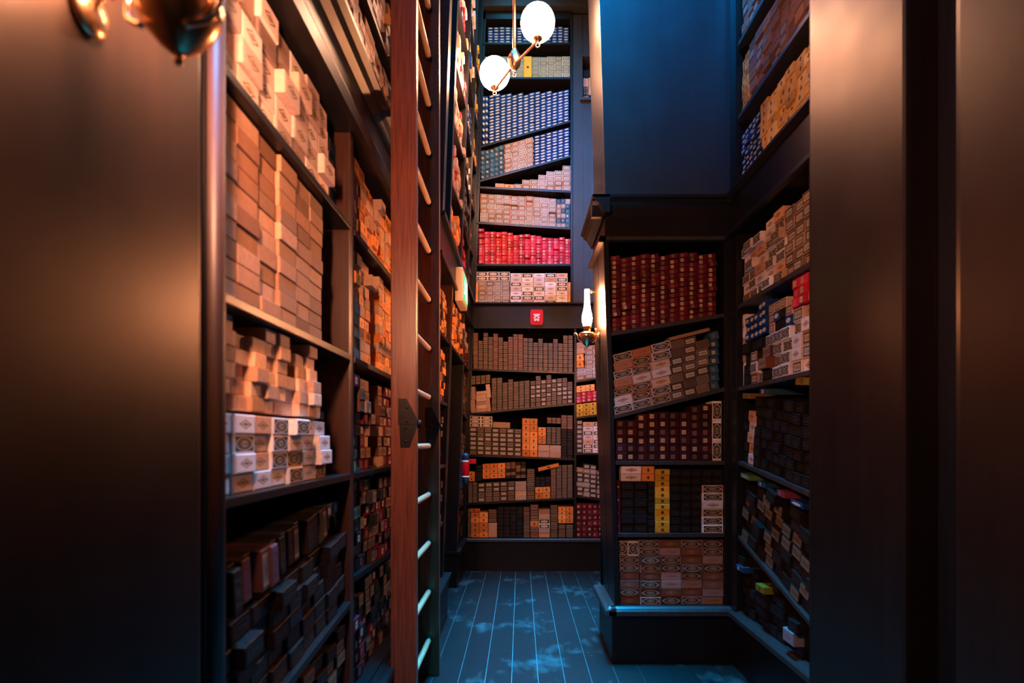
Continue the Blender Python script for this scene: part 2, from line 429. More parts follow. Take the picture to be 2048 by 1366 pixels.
def fill(F, line, loc, blocks, side='left'):
    """line: the shelf's top edge; blocks: dicts (see B)"""
    (s0, t0), (s1, t1) = line; sl = (t1 - t0) / (s1 - s0); th = math.atan(sl); ct = math.cos(th)
    for b in blocks:
        a, e = b['s']; n = max(1, round((e - a) * 1.0 / (b['w'] * ct))); cw = (e - a) / n; wb = cw / ct - .0012
        hi = b['hi'] if isinstance(b['hi'], tuple) else (b['hi'], b['hi'])
        lo = b['lo']; d = b.get('d', .22)
        ks = [b['kind']] if isinstance(b['kind'], str) else list(b['kind'])
        for at in (b.get('at', ''), ' at right' if a + e > s0 + s1 else ' at left', ' at centre', ' higher up', ' far corner'):
            if not any((loc + at, b.get('words', KINDS[k][1])) in USED for k in ks): break
        USED.update((loc + at, b.get('words', KINDS[k][1])) for k in ks)
        for c in range(n):
            s = a + (c + .5) * cw; f = (c + .5) / n
            y = t0 + sl * (s - s0) + lo + .0006
            room = hi[0] + (hi[1] - hi[0]) * f - lo
            kc = b['kind'] if isinstance(b['kind'], str) else None
            if b.get('bycol') and not kc: kc = random.choice(b['kind'])
            h = b['h'] * (b['hk'].get(kc, 1) if 'hk' in b else 1)
            rows = max(1, int(room / (h / ct) + b.get('round', .35)))
            if b.get('ragged'): rows = max(1, rows - random.choice((0, 0, 0, 1, 1)) + (1 if rnd() < .1 else 0))
            h = min(h, room / rows * ct) if not b.get('ragged') and room / rows * ct > .8 * h else h
            oc = b.get('out', 0) + ru(-1, 1) * b.get('jcol', .006)
            for r in range(rows):
                k = kc or random.choice(b['kind'])
                if b.get('drop') and rnd() < b['drop'] and r > 0 and r >= rows - b.get('droprows', 3): break
                hh = h - .0006
                wd = b.get('words', KINDS[k][1])
                lab = '%s box, %s up in %s stack from %s, %s' % (wd, ORD[min(r, 38)], ORD[min(c, 38)], side, loc + at)
                oo = oc + ru(-1, 1) * b.get('jit', .004)
                if rnd() < b.get('pop', 0): oo += ru(.012, .03)
                put_box(F, s, y, th, wb * (1 - ru(0, .02)), hh, d, k, lab, 'boxes on the ' + loc, oo,
                        None if 'col' not in b else jitc(random.choice(b['col'])))
                y += h / ct
def B(kind, s0, s1, lo, hi, w, h, **kw):
    return dict(kind=kind, s=(s0, s1), lo=lo, hi=hi, w=w, h=h, **kw)

# pixel readings of the two faces that look at the camera, turned into metres on those faces
KB, KU = YB / FPX, 3.40 / FPX
def pb(u, v=None): return ((u - CX) * KB) if v is None else ((u - CX) * KB, CZ + (CY - v) * KB)
def pu(u, v=None): return ((u - CX) * KU) if v is None else ((u - CX) * KU, CZ + (CY - v) * KU)
def BB(kind, u0, u1, lo, hi, w, h, **kw):
    f = lambda q: tuple(x * KB for x in q) if isinstance(q, tuple) else q * KB
    return B(kind, pb(u0), pb(u1), f(lo), f(hi), w, h, **kw)
def BU(kind, u0, u1, lo, hi, w, h, **kw):
    f = lambda q: tuple(x * KU for x in q) if isinstance(q, tuple) else q * KU
    return B(kind, pu(u0), pu(u1), f(lo), f(hi), w, h, **kw)

# ================================================================== back wall bookcase
def xl_back(z): return -.58 + LEAN * (z - .33)
bk = thing('tall_bookcase', 'tall dark bookcase filling the far end wall of the aisle', 'bookcase', (0, YB, 0))
def world_child(o, parent):     # geometry was written in world space: keep it there under a moved parent
    o.matrix_parent_inverse = Matrix.Translation(parent.location).inverted() if parent.rotation_euler[1] == 0 else parent.matrix_world.inverted()
    return o
def WC(parent, o): o.parent = parent; return world_child(o, parent)
def SUB(part, o): o.parent = part; return o   # a piece of a part; parts keep an identity world matrix
case = M['case']
# side stile on the far left, tapered along the leaning side case
def stile(name, parent, xa0, xb0, z0, xa1, xb1, z1, y0, y1, mat=case, bevel=.004):
    return WC(parent, hexa(name, [(xa0, y0, z0), (xb0, y0, z0), (xb0, y1, z0), (xa0, y1, z0), (xa1, y0, z1), (xb1, y0, z1), (xb1, y1, z1), (xa1, y1, z1)], mat, None, bevel))
stile('post', bk, xl_back(.33) - .06, xl_back(.33) + .012, .33, xl_back(2.5) - .06, xl_back(2.5) + .016, 2.5, YB - .006, 6.1)
stile('post', bk, xl_back(2.75) - .06, xl_back(2.75) + .03, 2.77, xl_back(6.1) - .06, xl_back(6.1) + .03, 6.1, YB - .002, 6.1)
stile('post', bk, .553, .577, .33, .556, .58, 2.5, YB - .006, 6.1)
stile('post', bk, .520, .545, 2.77, .517, .542, 5.75, YB - .004, 6.1)
WC(bk, cub('back_panel', -.75, 1.25, 6.06, 6.1, .2, 6.1, M['void'], None, 0))
WC(bk, cub('plinth', -.62, 1.25, YB - .02, 6.05, 0, .305, case))
WC(bk, extrude('ledge', [(-.05, .305), (.1, .305), (.1, .335), (-.035, .335), (-.05, .325)], lambda p, q, s: (s, YB + p, q), -.62, 1.25, M['trim']))
WC(bk, cub('frieze', -.56, 1.25, YB - .012, 6.05, 2.5, 2.735, case))
WC(bk, extrude('bead', [(-.034, 2.498), (.0, 2.498), (0, 2.522), (-.034, 2.522)], lambda p, q, s: (s, YB + p, q), -.56, 1.25, case))
WC(bk, extrude('cornice', [(-.012, 2.735), (.25, 2.735), (.25, 2.765), (-.045, 2.765), (-.045, 2.75), (-.025, 2.742)], lambda p, q, s: (s, YB + p, q), -.56, 1.25, case))
WC(bk, cub('top_rail', -.5, .52, YB - .002, 6.05, 5.70, 5.78, case))
WC(bk, cub('header', -.62, 1.25, YB - .05, 6.05, 5.80, 6.4, M['wall']))
# flat panel on the right of the upper shelves, with a narrow niche
stile('side_panel', bk, .545, .66, 2.77, .542, .64, 5.75, YB + .004, 6.05, M['wall'])
WC(bk, cub('side_panel', .74, 1.25, YB + .004, 6.05, 2.77, 5.75, M['wall']))
WC(bk, cub('side_panel', .645, .745, YB + .0045, 6.05, 2.77, 4.86, M['wall']))
WC(bk, cub('side_panel', .645, .745, YB + .0045, 6.05, 5.32, 5.75, M['wall']))
fill(Face((0, YB + .06, 0), (1, 0, 0), (0, 0, 1), (0, -1, 0)), ((.66, 4.862), (.73, 4.862)), 'wall niche', [B(['tan', 'black', 'brown'], .655, .738, 0, .4, .028, .09)])
WC(bk, cub('niche_ledge', .615, .80, YB - .04, YB + .0, 4.845, 4.872, M['wall']))
def bshelf(u0, v0, u1, v1, th=.022):
    (a, z0), (b, z1) = pb(u0, v0), pb(u1, v1); sl = (z1 - z0) / (b - a)
    zz = (z0 + z1) / 2
    sa = xl_back(zz) + .004 if u0 < 1100 else .562
    sb = (.556 if zz < 2.6 else .522) if u0 < 1100 else 1.24
    WC(bk, board('shelf', FB, sa, z0 + sl * (sa - a), sb, z0 + sl * (sb - a), th, .008, .27, case, None))
    return ((a, z0), (b, z1))
FBb = Face((0, YB + .012, 0), (1, 0, 0), (0, 0, 1), (0, -1, 0))
NV = dict(w=.0605, h=.0300)
L = bshelf(970, 85.5, 1141, 85.5)
fill(FBb, L, 'highest shelf of far bookcase', [BB('navy', 975, 1138, 0, 33, **NV)])
L = bshelf(969, 155, 1141, 155)
fill(FBb, L, 'shelf below the highest', [BB('mint', 970, 1047, 0, 45, .079, .0445), BB('mint', 1064, 1140, 0, 45, .079, .0445, at=' beside yellow'),
     BB('yellow', 1047.5, 1063.5, 0, 44, .085, .226)])
L = bshelf(967, 290, 1141, 241)
fill(FBb, L, 'steep navy shelf', [BB('navy', 966, 978, 0, (100, 98), .03, .062, words='upright navy'), BB('navy', 978.5, 1139, 0, (99, 63), ragged=False, **NV)])
L = bshelf(961, 360, 1141, 311)
fill(FBb, L, 'steep teal shelf', [BB('teal', 963, 1009, 0, 58, .05, .05, jit=.008), BB('plate', 1010, 1068, 0, 60, .079, .049), BB('navy', 1069, 1140, 0, 59, **NV)])
L = bshelf(958, 373, 1141, 382)
fill(FBb, L, 'stepped shelf', [BB(['tan', 'amber'], 990, 1028, 0, 9, .1, .045), BB('plate', 1028, 1141, 0, (9, 55), .079, .0525)])
L = bshelf(957, 444, 1141, 456)
fill(FBb, L, 'framed-label shelf', [BB('plate', 960, 1112, 0, 58, .0795, .052, pop=.1), BB(['teal', 'plate', 'teal'], 1113, 1140, 0, 58, .05, .05)])
L = bshelf(955, 528, 1142, 528)
fill(FBb, L, 'crimson shelf', [BB('crimson', 957, 1141, 0, (70, 51), .0595, .0305, jit=.006, pop=.06)])
L = (pb(952, 609.5), pb(1142, 609.5))
FBc = Face((0, YB - .002, 0), (1, 0, 0), (0, 0, 1), (0, -1, 0))
fill(FBc, L, 'shelf above red alarm', [BB('amber', 951, 956, 0, 47, .028, .24, words='upright amber'), BB('plate', 956.5, 1019, 0, 47, .079, .048),
     BB(['cart', 'cart', 'white'], 953, 1020, 47.3, 66, .119, .048, at=' top'), BB(['cart', 'white', 'white'], 1020.5, 1135.5, 0, 63, .119, .0485),
     BB('amber', 1136, 1141, 0, 45, .028, .235, words='upright amber', at=' end')])
# lower half
L = bshelf(945, 737, 1148, 744)
fill(FBb, L, 'shelf below red alarm', [BB(['brown', 'brown', 'rust'], 946, 1146, 0, 70, .052, .042, bycol=True, ragged=True, hk={'rust': .68})])
L = bshelf(941, 826, 1148, 806)
fill(FBb, L, 'second shelf below alarm', [BB('tan', 942, 952, 0, 55, .05, .135, words='tall tan'), BB('tan', 952.3, 973, 0, 42, .11, .036), BB('tan', 973.3, 982, 0, 55, .045, .14, words='tall tan', at=' too'),
     BB(['grey', 'brown'], 942, 981, 56, 74, .05, .03, ragged=True, at=' top'), BB('grey', 983, 1060, 0, (66, 58), .06, .028, ragged=True),
     BB(['olive', 'brown'], 1061, 1146, 0, (60, 56), .052, .045, ragged=True)])
L = bshelf(938, 909, 1148, 917)
fill(FBb, L, 'third shelf below alarm', [BB(['olive', 'brown', 'olive'], 938.5, 1043, 0, 55, .075, .047), BB('cart', 939, 984, 55.5, 78, .118, .039, at=' top'),
     BB('tan', 985, 1020, 55.5, 68, .17, .06), BB('amber', 1044, 1075, 0, 84, .08, .066), BB('tan', 1076, 1122, 0, 26, .118, .064, at=' low'),
     BB('amber', 1076, 1092, 26.4, 60, .08, .045, at=' middle'), BB('black', 1122.5, 1146, 0, 58, .06, .03), BB('grey', 1093, 1122, 26.4, 68, .052, .03, ragged=True),
     BB('rust', 1094, 1122, 68.4, 88, .05, .03, ragged=True, at=' top'), BB('rust', 1122.5, 1146, 58.4, 86, .05, .03, at=' top corner')])
L = bshelf(936, 1006, 1148, 995)
fill(FBb, L, 'fourth shelf below alarm', [BB('grey', 936, 955, 0, 42, .05, .03), BB('amber', 936, 950, 42.4, 62, .07, .05), BB('black', 951, 964, 42.4, 74, .06, .035, at=' top'),
     BB(['brown', 'olive'], 955.5, 1030, 0, 41, .077, .05), BB('amber', 965, 1011, 46, 76, .08, .052, at=' heap'), BB(['rust', 'black'], 1011.5, 1052, 44, 78, .05, .034),
     BB(['cart', 'tan'], 1030.5, 1053, 0, 43, .118, .048), BB('brown', 1053.5, 1070, 0, 66, .08, .045, at=' middle'), BB('amber', 1070.5, 1101, 0, 25, .078, .062, at=' low'),
     BB('black', 1070.5, 1101, 25.4, 44, .052, .033, at=' middle'), BB(['black', 'black', 'grey', 'rust'], 1101.5, 1146, 0, 70, .052, .034, bycol=True, ragged=True)])
L = (pb(935, 1075.5), pb(1148, 1075.5))
fill(FBb, L, 'lowest far shelf', [BB('grey', 935, 941, 0, 58, .03, .05), BB('amber', 941.4, 976, 0, 50, .085, .052), BB('amber', 936, 960, 51, 60, .12, .035, at=' top'),
     BB('tan', 976.4, 994, 0, 30, .09, .15), BB('brown', 976.4, 994, 30.4, 62, .09, .045), BB('black', 994.4, 1046, 0, 62, .06, .04), BB('grey', 1046.4, 1060, 0, 64, .065, .045, at=' middle'),
     BB(['amber', 'rust'], 1060.4, 1077, 0, 66, .08, .06, jit=.012, at=' middle'), BB('tan', 1077.4, 1100, 0, 17, .118, .045, at=' low'), BB(['cart', 'tan'], 1077.4, 1100, 17.4, 58, .118, .05),
     BB('grey', 1100.4, 1116, 0, 66, .08, .042, at=' end'), BB('grey', 1116.4, 1147, 0, 28, .075, .045, at=' corner'), BB('amber', 1116.4, 1147, 28.4, 62, .078, .042, at=' corner')])
put_box(FBb, pb(1098), pb(0, 938)[1], math.radians(14), .22, .035, .2, 'amber', 'long amber box lying tilted on top of the stacks, fourth shelf below alarm', 'boxes on the fourth shelf below alarm', .012)
# narrow bay beside the corner cabinet
L = bshelf(1152, 761, 1200, 754)
fill(FBb, L, 'narrow bay top shelf', [BB('plate', 1153, 1171, 0, 24, .08, .04), BB('amber', 1153, 1169, 24.4, 52, .08, .07), BB('plate', 1171.4, 1206, 0, 66, .078, .05, at=' end'), BB('tan', 1153, 1171, 52.4, 76, .09, .06)])
L = bshelf(1152, 834, 1200, 828)
fill(FBb, L, 'narrow bay second shelf', [BB('yellow', 1153, 1207, 0, 27, .078, .043), BB('crimson', 1153, 1207, 27.4, 48, .059, .035), BB('amber', 1153, 1190, 48.4, 62, .1, .034)])
L = bshelf(1152, 906, 1200, 906)
fill(FBb, L, 'narrow bay third shelf', [BB('olive', 1153, 1165.5, 0, 66, .07, .05), BB(['cart', 'white', 'cart'], 1166, 1207, 0, 62, .118, .046)])
L = bshelf(1152, 991, 1200, 998)
fill(FBb, L, 'narrow bay fourth shelf', [BB(['olive', 'plate'], 1153, 1206, 0, 68, .078, .048, ragged=True)])
L = (pb(1152, 1075.5), pb(1200, 1075.5))
fill(FBb, L, 'narrow bay lowest shelf', [BB('maroon', 1153, 1208, 0, 68, .052, .06)])

# ================================================================== corner cabinet on the right
def xl_u(z): return .583 - .031 * (z - .37)
XR = 1.256
cc = thing('corner_cabinet', 'dark corner cabinet with moulded cornice and tall plain upper panel', 'bookcase', (.9, 3.4, 0))
Y0, Y1 = 3.40, 3.93
stile('post', cc, xl_u(.33) - .012, xl_u(.33) + .02, .345, xl_u(2.56) - .012, xl_u(2.56) + .02, 2.56, Y0, Y0 + .24)
stile('side_board', cc, xl_u(.33) - .012, xl_u(.33) + .02, .345, xl_u(2.56) - .012, xl_u(2.56) + .02, 2.56, Y0 + .252, Y1)
stile('side_lining', cc, xl_u(.33) + .0, xl_u(.33) + .018, .346, xl_u(2.56), xl_u(2.56) + .018, 2.56, Y0 + .05, Y1 - .01)
stile('post', cc, pu(1450), XR + .02, .345, pu(1448), XR + .02, 2.56, Y0, Y1)
WC(cc, cub('back_panel', .56, XR + .1, Y1 - .04, Y1 - .012, .3, 2.56, M['void'], None, 0))
WC(cc, cub('plinth', .552, XR + .1, Y0 - .02, Y1 - .01, 0, .315, case))
LP = [(-.062, .3), (-.02, .3), (.0, .3), (.0, .345), (-.022, .345), (-.034, .335), (-.056, .333), (-.062, .326)]
WC(cc, extrude('ledge', LP, lambda p, q, s: (s, Y0 + p, q), .53, XR + .02, M['trim']))
WC(cc, extrude('ledge', LP, lambda p, q, s: (.572 + p, s, q), Y0 - .062, Y1, M['trim']))
WC(cc, cub('bottom_board', .57, XR, Y0 + .001, Y1, .30, .345, case))
WC(cc, cub('frieze', xl_u(2.6) - .004, XR + .1, Y0 - .012, Y1, 2.565, 2.78, case))
WC(cc, extrude('bead', [(-.04, 2.552), (0, 2.552), (0, 2.578), (-.034, 2.578), (-.04, 2.57)], lambda p, q, s: (s, Y0 + p, q), xl_u(2.6) - .04, XR + .02, M['trim']))
CP = [(-.012, 2.70), (.02, 2.70), (.02, 2.806), (-.085, 2.806), (-.085, 2.79), (-.068, 2.782), (-.068, 2.77), (-.045, 2.755), (-.03, 2.73), (-.02, 2.715)]
WC(cc, extrude('cornice', CP, lambda p, q, s: (s, Y0 + p, q), xl_u(2.7) - .08, XR + .02, case))
WC(cc, extrude('cornice', CP, lambda p, q, s: (xl_u(2.7) + p, s, q), Y0 - .085, Y1 + .03, case))
WC(cc, extrude('bead', [(-.04, 2.552), (0, 2.552), (0, 2.578), (-.034, 2.578), (-.04, 2.57)], lambda p, q, s: (xl_u(2.6) + p, s, q), Y0 - .04, Y1, case))
# tall panel above
za, zb = 2.8, 6.4
def upx(z): return .522 - .031 * (z - 2.8)
WC(cc, hexa('upper_panel', [(upx(za), Y0 + .03, za), (XR + .1, Y0 + .03, za), (XR + .1, Y0 + .06, za), (upx(za), Y0 + .06, za),
                            (upx(zb), Y0 + .03, zb), (XR + .1, Y0 + .03, zb), (XR + .1, Y0 + .06, zb), (upx(zb), Y0 + .06, zb)], M['panel_cool'], None, .003))
WC(cc, hexa('upper_side', [(upx(za) + .002, Y0 + .06, za), (upx(za) + .03, Y0 + .06, za), (upx(za) + .03, Y1, za), (upx(za) + .002, Y1, za),
                           (upx(zb) + .002, Y0 + .06, zb), (upx(zb) + .03, Y0 + .06, zb), (upx(zb) + .03, Y1, zb), (upx(zb) + .002, Y1, zb)], M['panel'], None, .003))
WC(cc, cub('upper_back', .56, XR + .1, Y1 - .03, Y1 - .005, za, zb, case, None, 0))
def ushelf(u0, v0, u1, v1, th=.024):
    (a, z0), (b, z1) = pu(u0, v0), pu(u1, v1); sl = (z1 - z0) / (b - a); sa = xl_u((z0 + z1) / 2) + .018; sb = pu(1450)
    WC(cc, board('shelf', FU, sa, z0 + sl * (sa - a), sb, z0 + sl * (sb - a), th, -.004, .45, M['trim'], None))
    return ((a, z0), (b, z1))
FUb = Face((0, 3.425, 0), (1, 0, 0), (0, 0, 1), (0, -1, 0))
DIM = [rgb(196, 172, 164), rgb(176, 148, 136), rgb(204, 182, 178), rgb(168, 104, 74)]  # cream box colours darkened to carry the cabinet's dim light
DIM2 = [rgb(140, 114, 104), rgb(118, 90, 78), rgb(156, 132, 128), rgb(112, 70, 48)]  # darker again: the lowest shelf's dimness put into the colours
DEEP = [rgb(58, 8, 18), rgb(48, 7, 15), rgb(66, 10, 22)]  # maroon darkened: middle-shelf dimness put into the box colour
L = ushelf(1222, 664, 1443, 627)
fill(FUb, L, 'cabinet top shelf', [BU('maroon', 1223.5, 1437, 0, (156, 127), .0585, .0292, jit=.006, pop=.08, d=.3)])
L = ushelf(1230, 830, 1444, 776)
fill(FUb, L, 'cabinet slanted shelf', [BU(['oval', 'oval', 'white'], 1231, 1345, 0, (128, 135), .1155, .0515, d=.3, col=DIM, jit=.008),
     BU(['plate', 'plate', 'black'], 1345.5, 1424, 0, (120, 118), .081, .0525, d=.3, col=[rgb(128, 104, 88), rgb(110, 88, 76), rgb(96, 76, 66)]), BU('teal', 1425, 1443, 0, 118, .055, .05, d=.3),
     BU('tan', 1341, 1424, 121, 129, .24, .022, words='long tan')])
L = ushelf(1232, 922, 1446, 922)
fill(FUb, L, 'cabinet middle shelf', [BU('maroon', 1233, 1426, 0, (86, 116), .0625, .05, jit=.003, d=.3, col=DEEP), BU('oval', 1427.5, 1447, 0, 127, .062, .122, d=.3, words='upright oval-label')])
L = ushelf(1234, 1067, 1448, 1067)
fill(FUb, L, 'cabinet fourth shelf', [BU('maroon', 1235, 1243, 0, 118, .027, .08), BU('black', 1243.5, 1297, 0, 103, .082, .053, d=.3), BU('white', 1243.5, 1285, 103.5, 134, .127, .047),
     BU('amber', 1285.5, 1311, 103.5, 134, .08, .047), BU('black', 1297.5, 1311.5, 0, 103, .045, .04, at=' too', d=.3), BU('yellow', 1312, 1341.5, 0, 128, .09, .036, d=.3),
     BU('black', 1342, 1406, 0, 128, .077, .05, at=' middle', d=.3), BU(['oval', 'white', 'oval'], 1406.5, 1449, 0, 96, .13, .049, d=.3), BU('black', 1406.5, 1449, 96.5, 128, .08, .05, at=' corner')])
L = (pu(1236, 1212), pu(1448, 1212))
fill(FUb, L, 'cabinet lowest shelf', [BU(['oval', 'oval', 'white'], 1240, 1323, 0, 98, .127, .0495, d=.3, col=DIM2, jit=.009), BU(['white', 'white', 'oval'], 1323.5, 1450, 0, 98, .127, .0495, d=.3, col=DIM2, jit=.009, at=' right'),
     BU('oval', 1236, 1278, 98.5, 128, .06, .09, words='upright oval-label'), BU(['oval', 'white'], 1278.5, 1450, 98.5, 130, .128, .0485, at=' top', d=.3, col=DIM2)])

# ================================================================== right wall bookcase
rb = thing('wall_bookcase', 'dark bookcase along the right wall next to the corner cabinet', 'bookcase', (XR, 2.8, 0))
RY0, RY1 = 2.145, 3.40
def rcub(name, y0, y1, z0, z1, xf, depth=.3, mat=case, bevel=.004): return WC(rb, cub(name, xf, xf + depth, y0, y1, z0, z1, mat, None, bevel))
rcub('post', 3.285, 3.395, .345, 2.56, XR + .01, .3)
rcub('post', 3.3, 3.39, 2.81, 6.4, XR + .012, .3)
rcub('post', 2.15, 2.2, .345, 2.56, XR + .01, .3); rcub('post', 2.15, 2.2, 2.81, 6.4, XR + .012, .3)
rcub('back_panel', RY0, RY1, .2, 6.4, 1.58, .03, M['void'], 0)
rcub('plinth', RY0, RY1 - .0, 0, .315, XR + .022, .3)
WC(rb, extrude('ledge', LP, lambda p, q, s: (XR + .045 + p, s, q), RY0, 3.36, M['trim']))
rcub('bottom_board', RY0, RY1, .30, .345, XR + .046, .26)
rcub('frieze', RY0, RY1, 2.565, 2.80, XR + .0, .3)
WC(rb, extrude('bead', [(-.03, 2.552), (0, 2.552), (0, 2.578), (-.024, 2.578), (-.03, 2.57)], lambda p, q, s: (XR + p, s, q), RY0, 3.36, case))
WC(rb, extrude('cornice', [(-.006, 2.775), (.3, 2.775), (.3, 2.815), (-.03, 2.815), (-.03, 2.80)], lambda p, q, s: (XR + p, s, q), RY0, 3.36, case))
def rshelf(ya, za_, yb, zb_, th=.024):
    sl = (zb_ - za_) / (-(yb - ya))
    WC(rb, board('shelf', FR, -3.285, za_ + sl * (ya - 3.285), -2.2, za_ + sl * (ya - 2.2), th, .004, .29, M['trim'], None))
    return ((-ya, za_), (-yb, zb_))
def BR(kind, y0, y1, lo, hi, w, h, **kw): return B(kind, -y0, -y1, lo, hi, w, h, **kw)
FRb = Face((1.30, 0, 0), (0, -1, 0), (0, 0, 1), (-1, 0, 0))
DARKR = [rgb(17, 14, 14), rgb(26, 18, 14), rgb(15, 14, 16), rgb(36, 22, 18)]  # dark boxes, darkened further to carry the low shelf's dim light
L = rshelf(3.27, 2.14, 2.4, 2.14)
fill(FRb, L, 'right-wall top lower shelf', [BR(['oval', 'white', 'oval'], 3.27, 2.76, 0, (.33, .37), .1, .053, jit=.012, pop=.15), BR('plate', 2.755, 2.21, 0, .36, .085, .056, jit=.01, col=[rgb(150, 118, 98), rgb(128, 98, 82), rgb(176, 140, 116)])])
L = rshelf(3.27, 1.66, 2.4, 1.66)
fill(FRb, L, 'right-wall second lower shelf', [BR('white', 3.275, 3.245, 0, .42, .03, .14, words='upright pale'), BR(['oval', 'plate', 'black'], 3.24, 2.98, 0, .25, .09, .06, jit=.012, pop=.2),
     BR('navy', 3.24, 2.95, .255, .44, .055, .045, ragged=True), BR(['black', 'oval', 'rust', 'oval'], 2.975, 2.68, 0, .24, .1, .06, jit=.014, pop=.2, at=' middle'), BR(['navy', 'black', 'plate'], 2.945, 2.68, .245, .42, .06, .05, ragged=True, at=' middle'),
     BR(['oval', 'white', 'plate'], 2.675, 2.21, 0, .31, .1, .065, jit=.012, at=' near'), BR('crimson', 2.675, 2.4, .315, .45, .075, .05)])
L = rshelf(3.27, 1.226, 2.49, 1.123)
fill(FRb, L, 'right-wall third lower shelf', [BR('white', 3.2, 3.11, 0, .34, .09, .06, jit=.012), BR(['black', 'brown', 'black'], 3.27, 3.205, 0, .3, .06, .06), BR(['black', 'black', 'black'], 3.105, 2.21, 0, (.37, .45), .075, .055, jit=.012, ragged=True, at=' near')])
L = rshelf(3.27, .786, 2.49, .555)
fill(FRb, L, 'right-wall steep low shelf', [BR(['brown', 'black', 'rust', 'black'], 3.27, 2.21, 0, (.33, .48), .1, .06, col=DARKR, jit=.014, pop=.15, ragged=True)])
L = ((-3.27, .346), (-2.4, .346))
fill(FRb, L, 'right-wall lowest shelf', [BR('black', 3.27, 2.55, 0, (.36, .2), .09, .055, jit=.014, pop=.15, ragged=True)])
for (y, z, w_, h_, kd, col, what) in [(3.2, .60, .1, .03, 'teal', rgb(20, 66, 96), 'blue-topped box poking out on the lowest right-wall shelf corner'),
        (2.93, .555, .1, .035, 'yellow', rgb(120, 112, 24), 'yellow-green box jutting from dark stacks under the steep shelf'),
        (2.62, .40, .1, .06, 'white', rgb(136, 130, 138), 'single pale box jutting out on the lowest right-wall shelf')]:
    put_box(FRb, -y, z, 0, w_, h_, .2, kd, what, None, .05, col)
for (y, z, w_, h_, kd, col, what) in [(3.2, 1.128, .12, .026, 'mint', rgb(84, 130, 76), 'light green box lying on dark stacks below the slanted right-wall shelf'),
        (2.98, 1.10, .1, .026, 'teal', rgb(24, 66, 88), 'teal box lying on dark stacks below the slanted right-wall shelf'),
        (2.76, 1.07, .08, .03, 'crimson', rgb(130, 50, 66), 'pink box lying on dark stacks below the slanted right-wall shelf'),
        (2.6, 1.04, .12, .026, 'navy', rgb(20, 48, 96), 'blue box lying on dark stacks below the slanted right-wall shelf'),
        (3.18, 1.585, .1, .03, 'amber', rgb(128, 92, 40), 'amber box lying on the dark stacks of the third right-wall shelf'),
        (2.95, 1.59, .1, .03, 'teal', rgb(32, 70, 88), 'teal box lying on the dark stacks of the third right-wall shelf'),
        (2.55, 1.60, .12, .035, 'yellow', rgb(130, 100, 36), 'yellow box lying near the brown column, third right-wall shelf')]:
    put_box(FRb, -y, z, math.radians(-6), w_, h_, .2, kd, what, None, .02, col)
# upper shelves
L = rshelf(3.3, 2.835, 2.4, 2.835)
fill(FRb, L, 'right-wall shelf above cornice', [BR('navy', 3.29, 3.02, 0, .30, .055, .03, jit=.008), BR('amber', col=[rgb(240, 192, 112), rgb(228, 176, 96), rgb(244, 206, 140)], y0=3.015, y1=2.21, lo=0, hi=(.31, .34), w=.085, h=.045, jit=.01)])
L = rshelf(3.3, 3.25, 2.4, 3.25)
fill(FRb, L, 'right-wall second upper shelf', [BR('amber', 3.29, 3.17, 0, .34, .06, .045), BR(['plate', 'rust', 'tan'], 3.165, 2.21, 0, .36, .085, .055, jit=.012, col=[rgb(150, 112, 98), rgb(130, 98, 90), rgb(166, 122, 96)])])
L = rshelf(3.3, 3.68, 2.4, 3.68)
fill(FRb, L, 'right-wall third upper shelf', [BR(['rust', 'plate'], 3.29, 2.21, 0, .34, .08, .05, jit=.01, col=[rgb(158, 100, 76), rgb(138, 100, 90)])])
L = rshelf(3.3, 4.1, 2.4, 4.1)

# ================================================================== near left bookcase, behind the ladder
lb = thing('long_bookcase', 'long dark bookcase on the left wall behind the ladder', 'bookcase', (-.66, 2.2, 0))
def lcub(name, y0, y1, z0, z1, xf, depth=.3, mat=case, bevel=.004): return WC(lb, cub(name, xf - depth, xf, y0, y1, z0, z1, mat, None, bevel))
LA0, LA1, LB0, LB1 = 1.235, 2.2, 2.255, 3.34
lcub('post', 1.16, 1.235, .345, 2.56, -.655, .33)
WC(lb, tube('edge_bead', [(-.652, 1.192, .35), (-.652, 1.192, 1.5), (-.652, 1.192, 2.55)], .022, M['edge'], None, 16))
lcub('post', LA1, LB0, .345, 2.56, -.67, .31, M['post']); lcub('post', LB1, 3.42, .345, 2.56, -.655, .33)
lcub('back_panel', 1.16, 3.42, .2, 6.4, -1.0, .03, M['void'], 0)
lcub('plinth', 1.16, 3.42, 0, .315, -.60, .4)
WC(lb, extrude('ledge', LP, lambda p, q, s: (-.625 - p, s, q), 1.16, 3.42, case))
lcub('bottom_board', 1.235, 3.34, .30, .345, -.63, .35)
lcub('frieze', 1.16, 3.43, 2.56, 2.80, -.645, .35)
WC(lb, extrude('bead', [(-.028, 2.545), (.0, 2.545), (0, 2.65), (-.006, 2.65), (-.014, 2.62), (-.028, 2.60)], lambda p, q, s: (-.645 - p, s, q), 1.16, 3.43, case))
WC(lb, extrude('cornice', [(-.004, 2.755), (.3, 2.755), (.3, 2.83), (-.06, 2.83), (-.06, 2.815), (-.04, 2.80), (-.028, 2.775)], lambda p, q, s: (-.645 - p, s, q), 1.16, 3.43, case))
lcub('upper_base', 1.16, 3.43, 2.832, 3.05, -.70, .28)
for y in (1.16, 2.17, 3.36): lcub('upper_post', y, y + .08, 3.05, 6.4, -.685, .3)
def lshelf(F, ya, za_, yb, zb_, y0, y1, th=.024, front=-.006):
    sl = (zb_ - za_) / (yb - ya)
    WC(lb, board('shelf', F, y0, za_ + sl * (y0 - ya), y1, za_ + sl * (y1 - ya), th, front, .3, case, None))
    return ((ya, za_), (yb, zb_))
FLb = Face((-.695, 0, 0), (0, 1, 0), (0, 0, 1), (1, 0, 0))
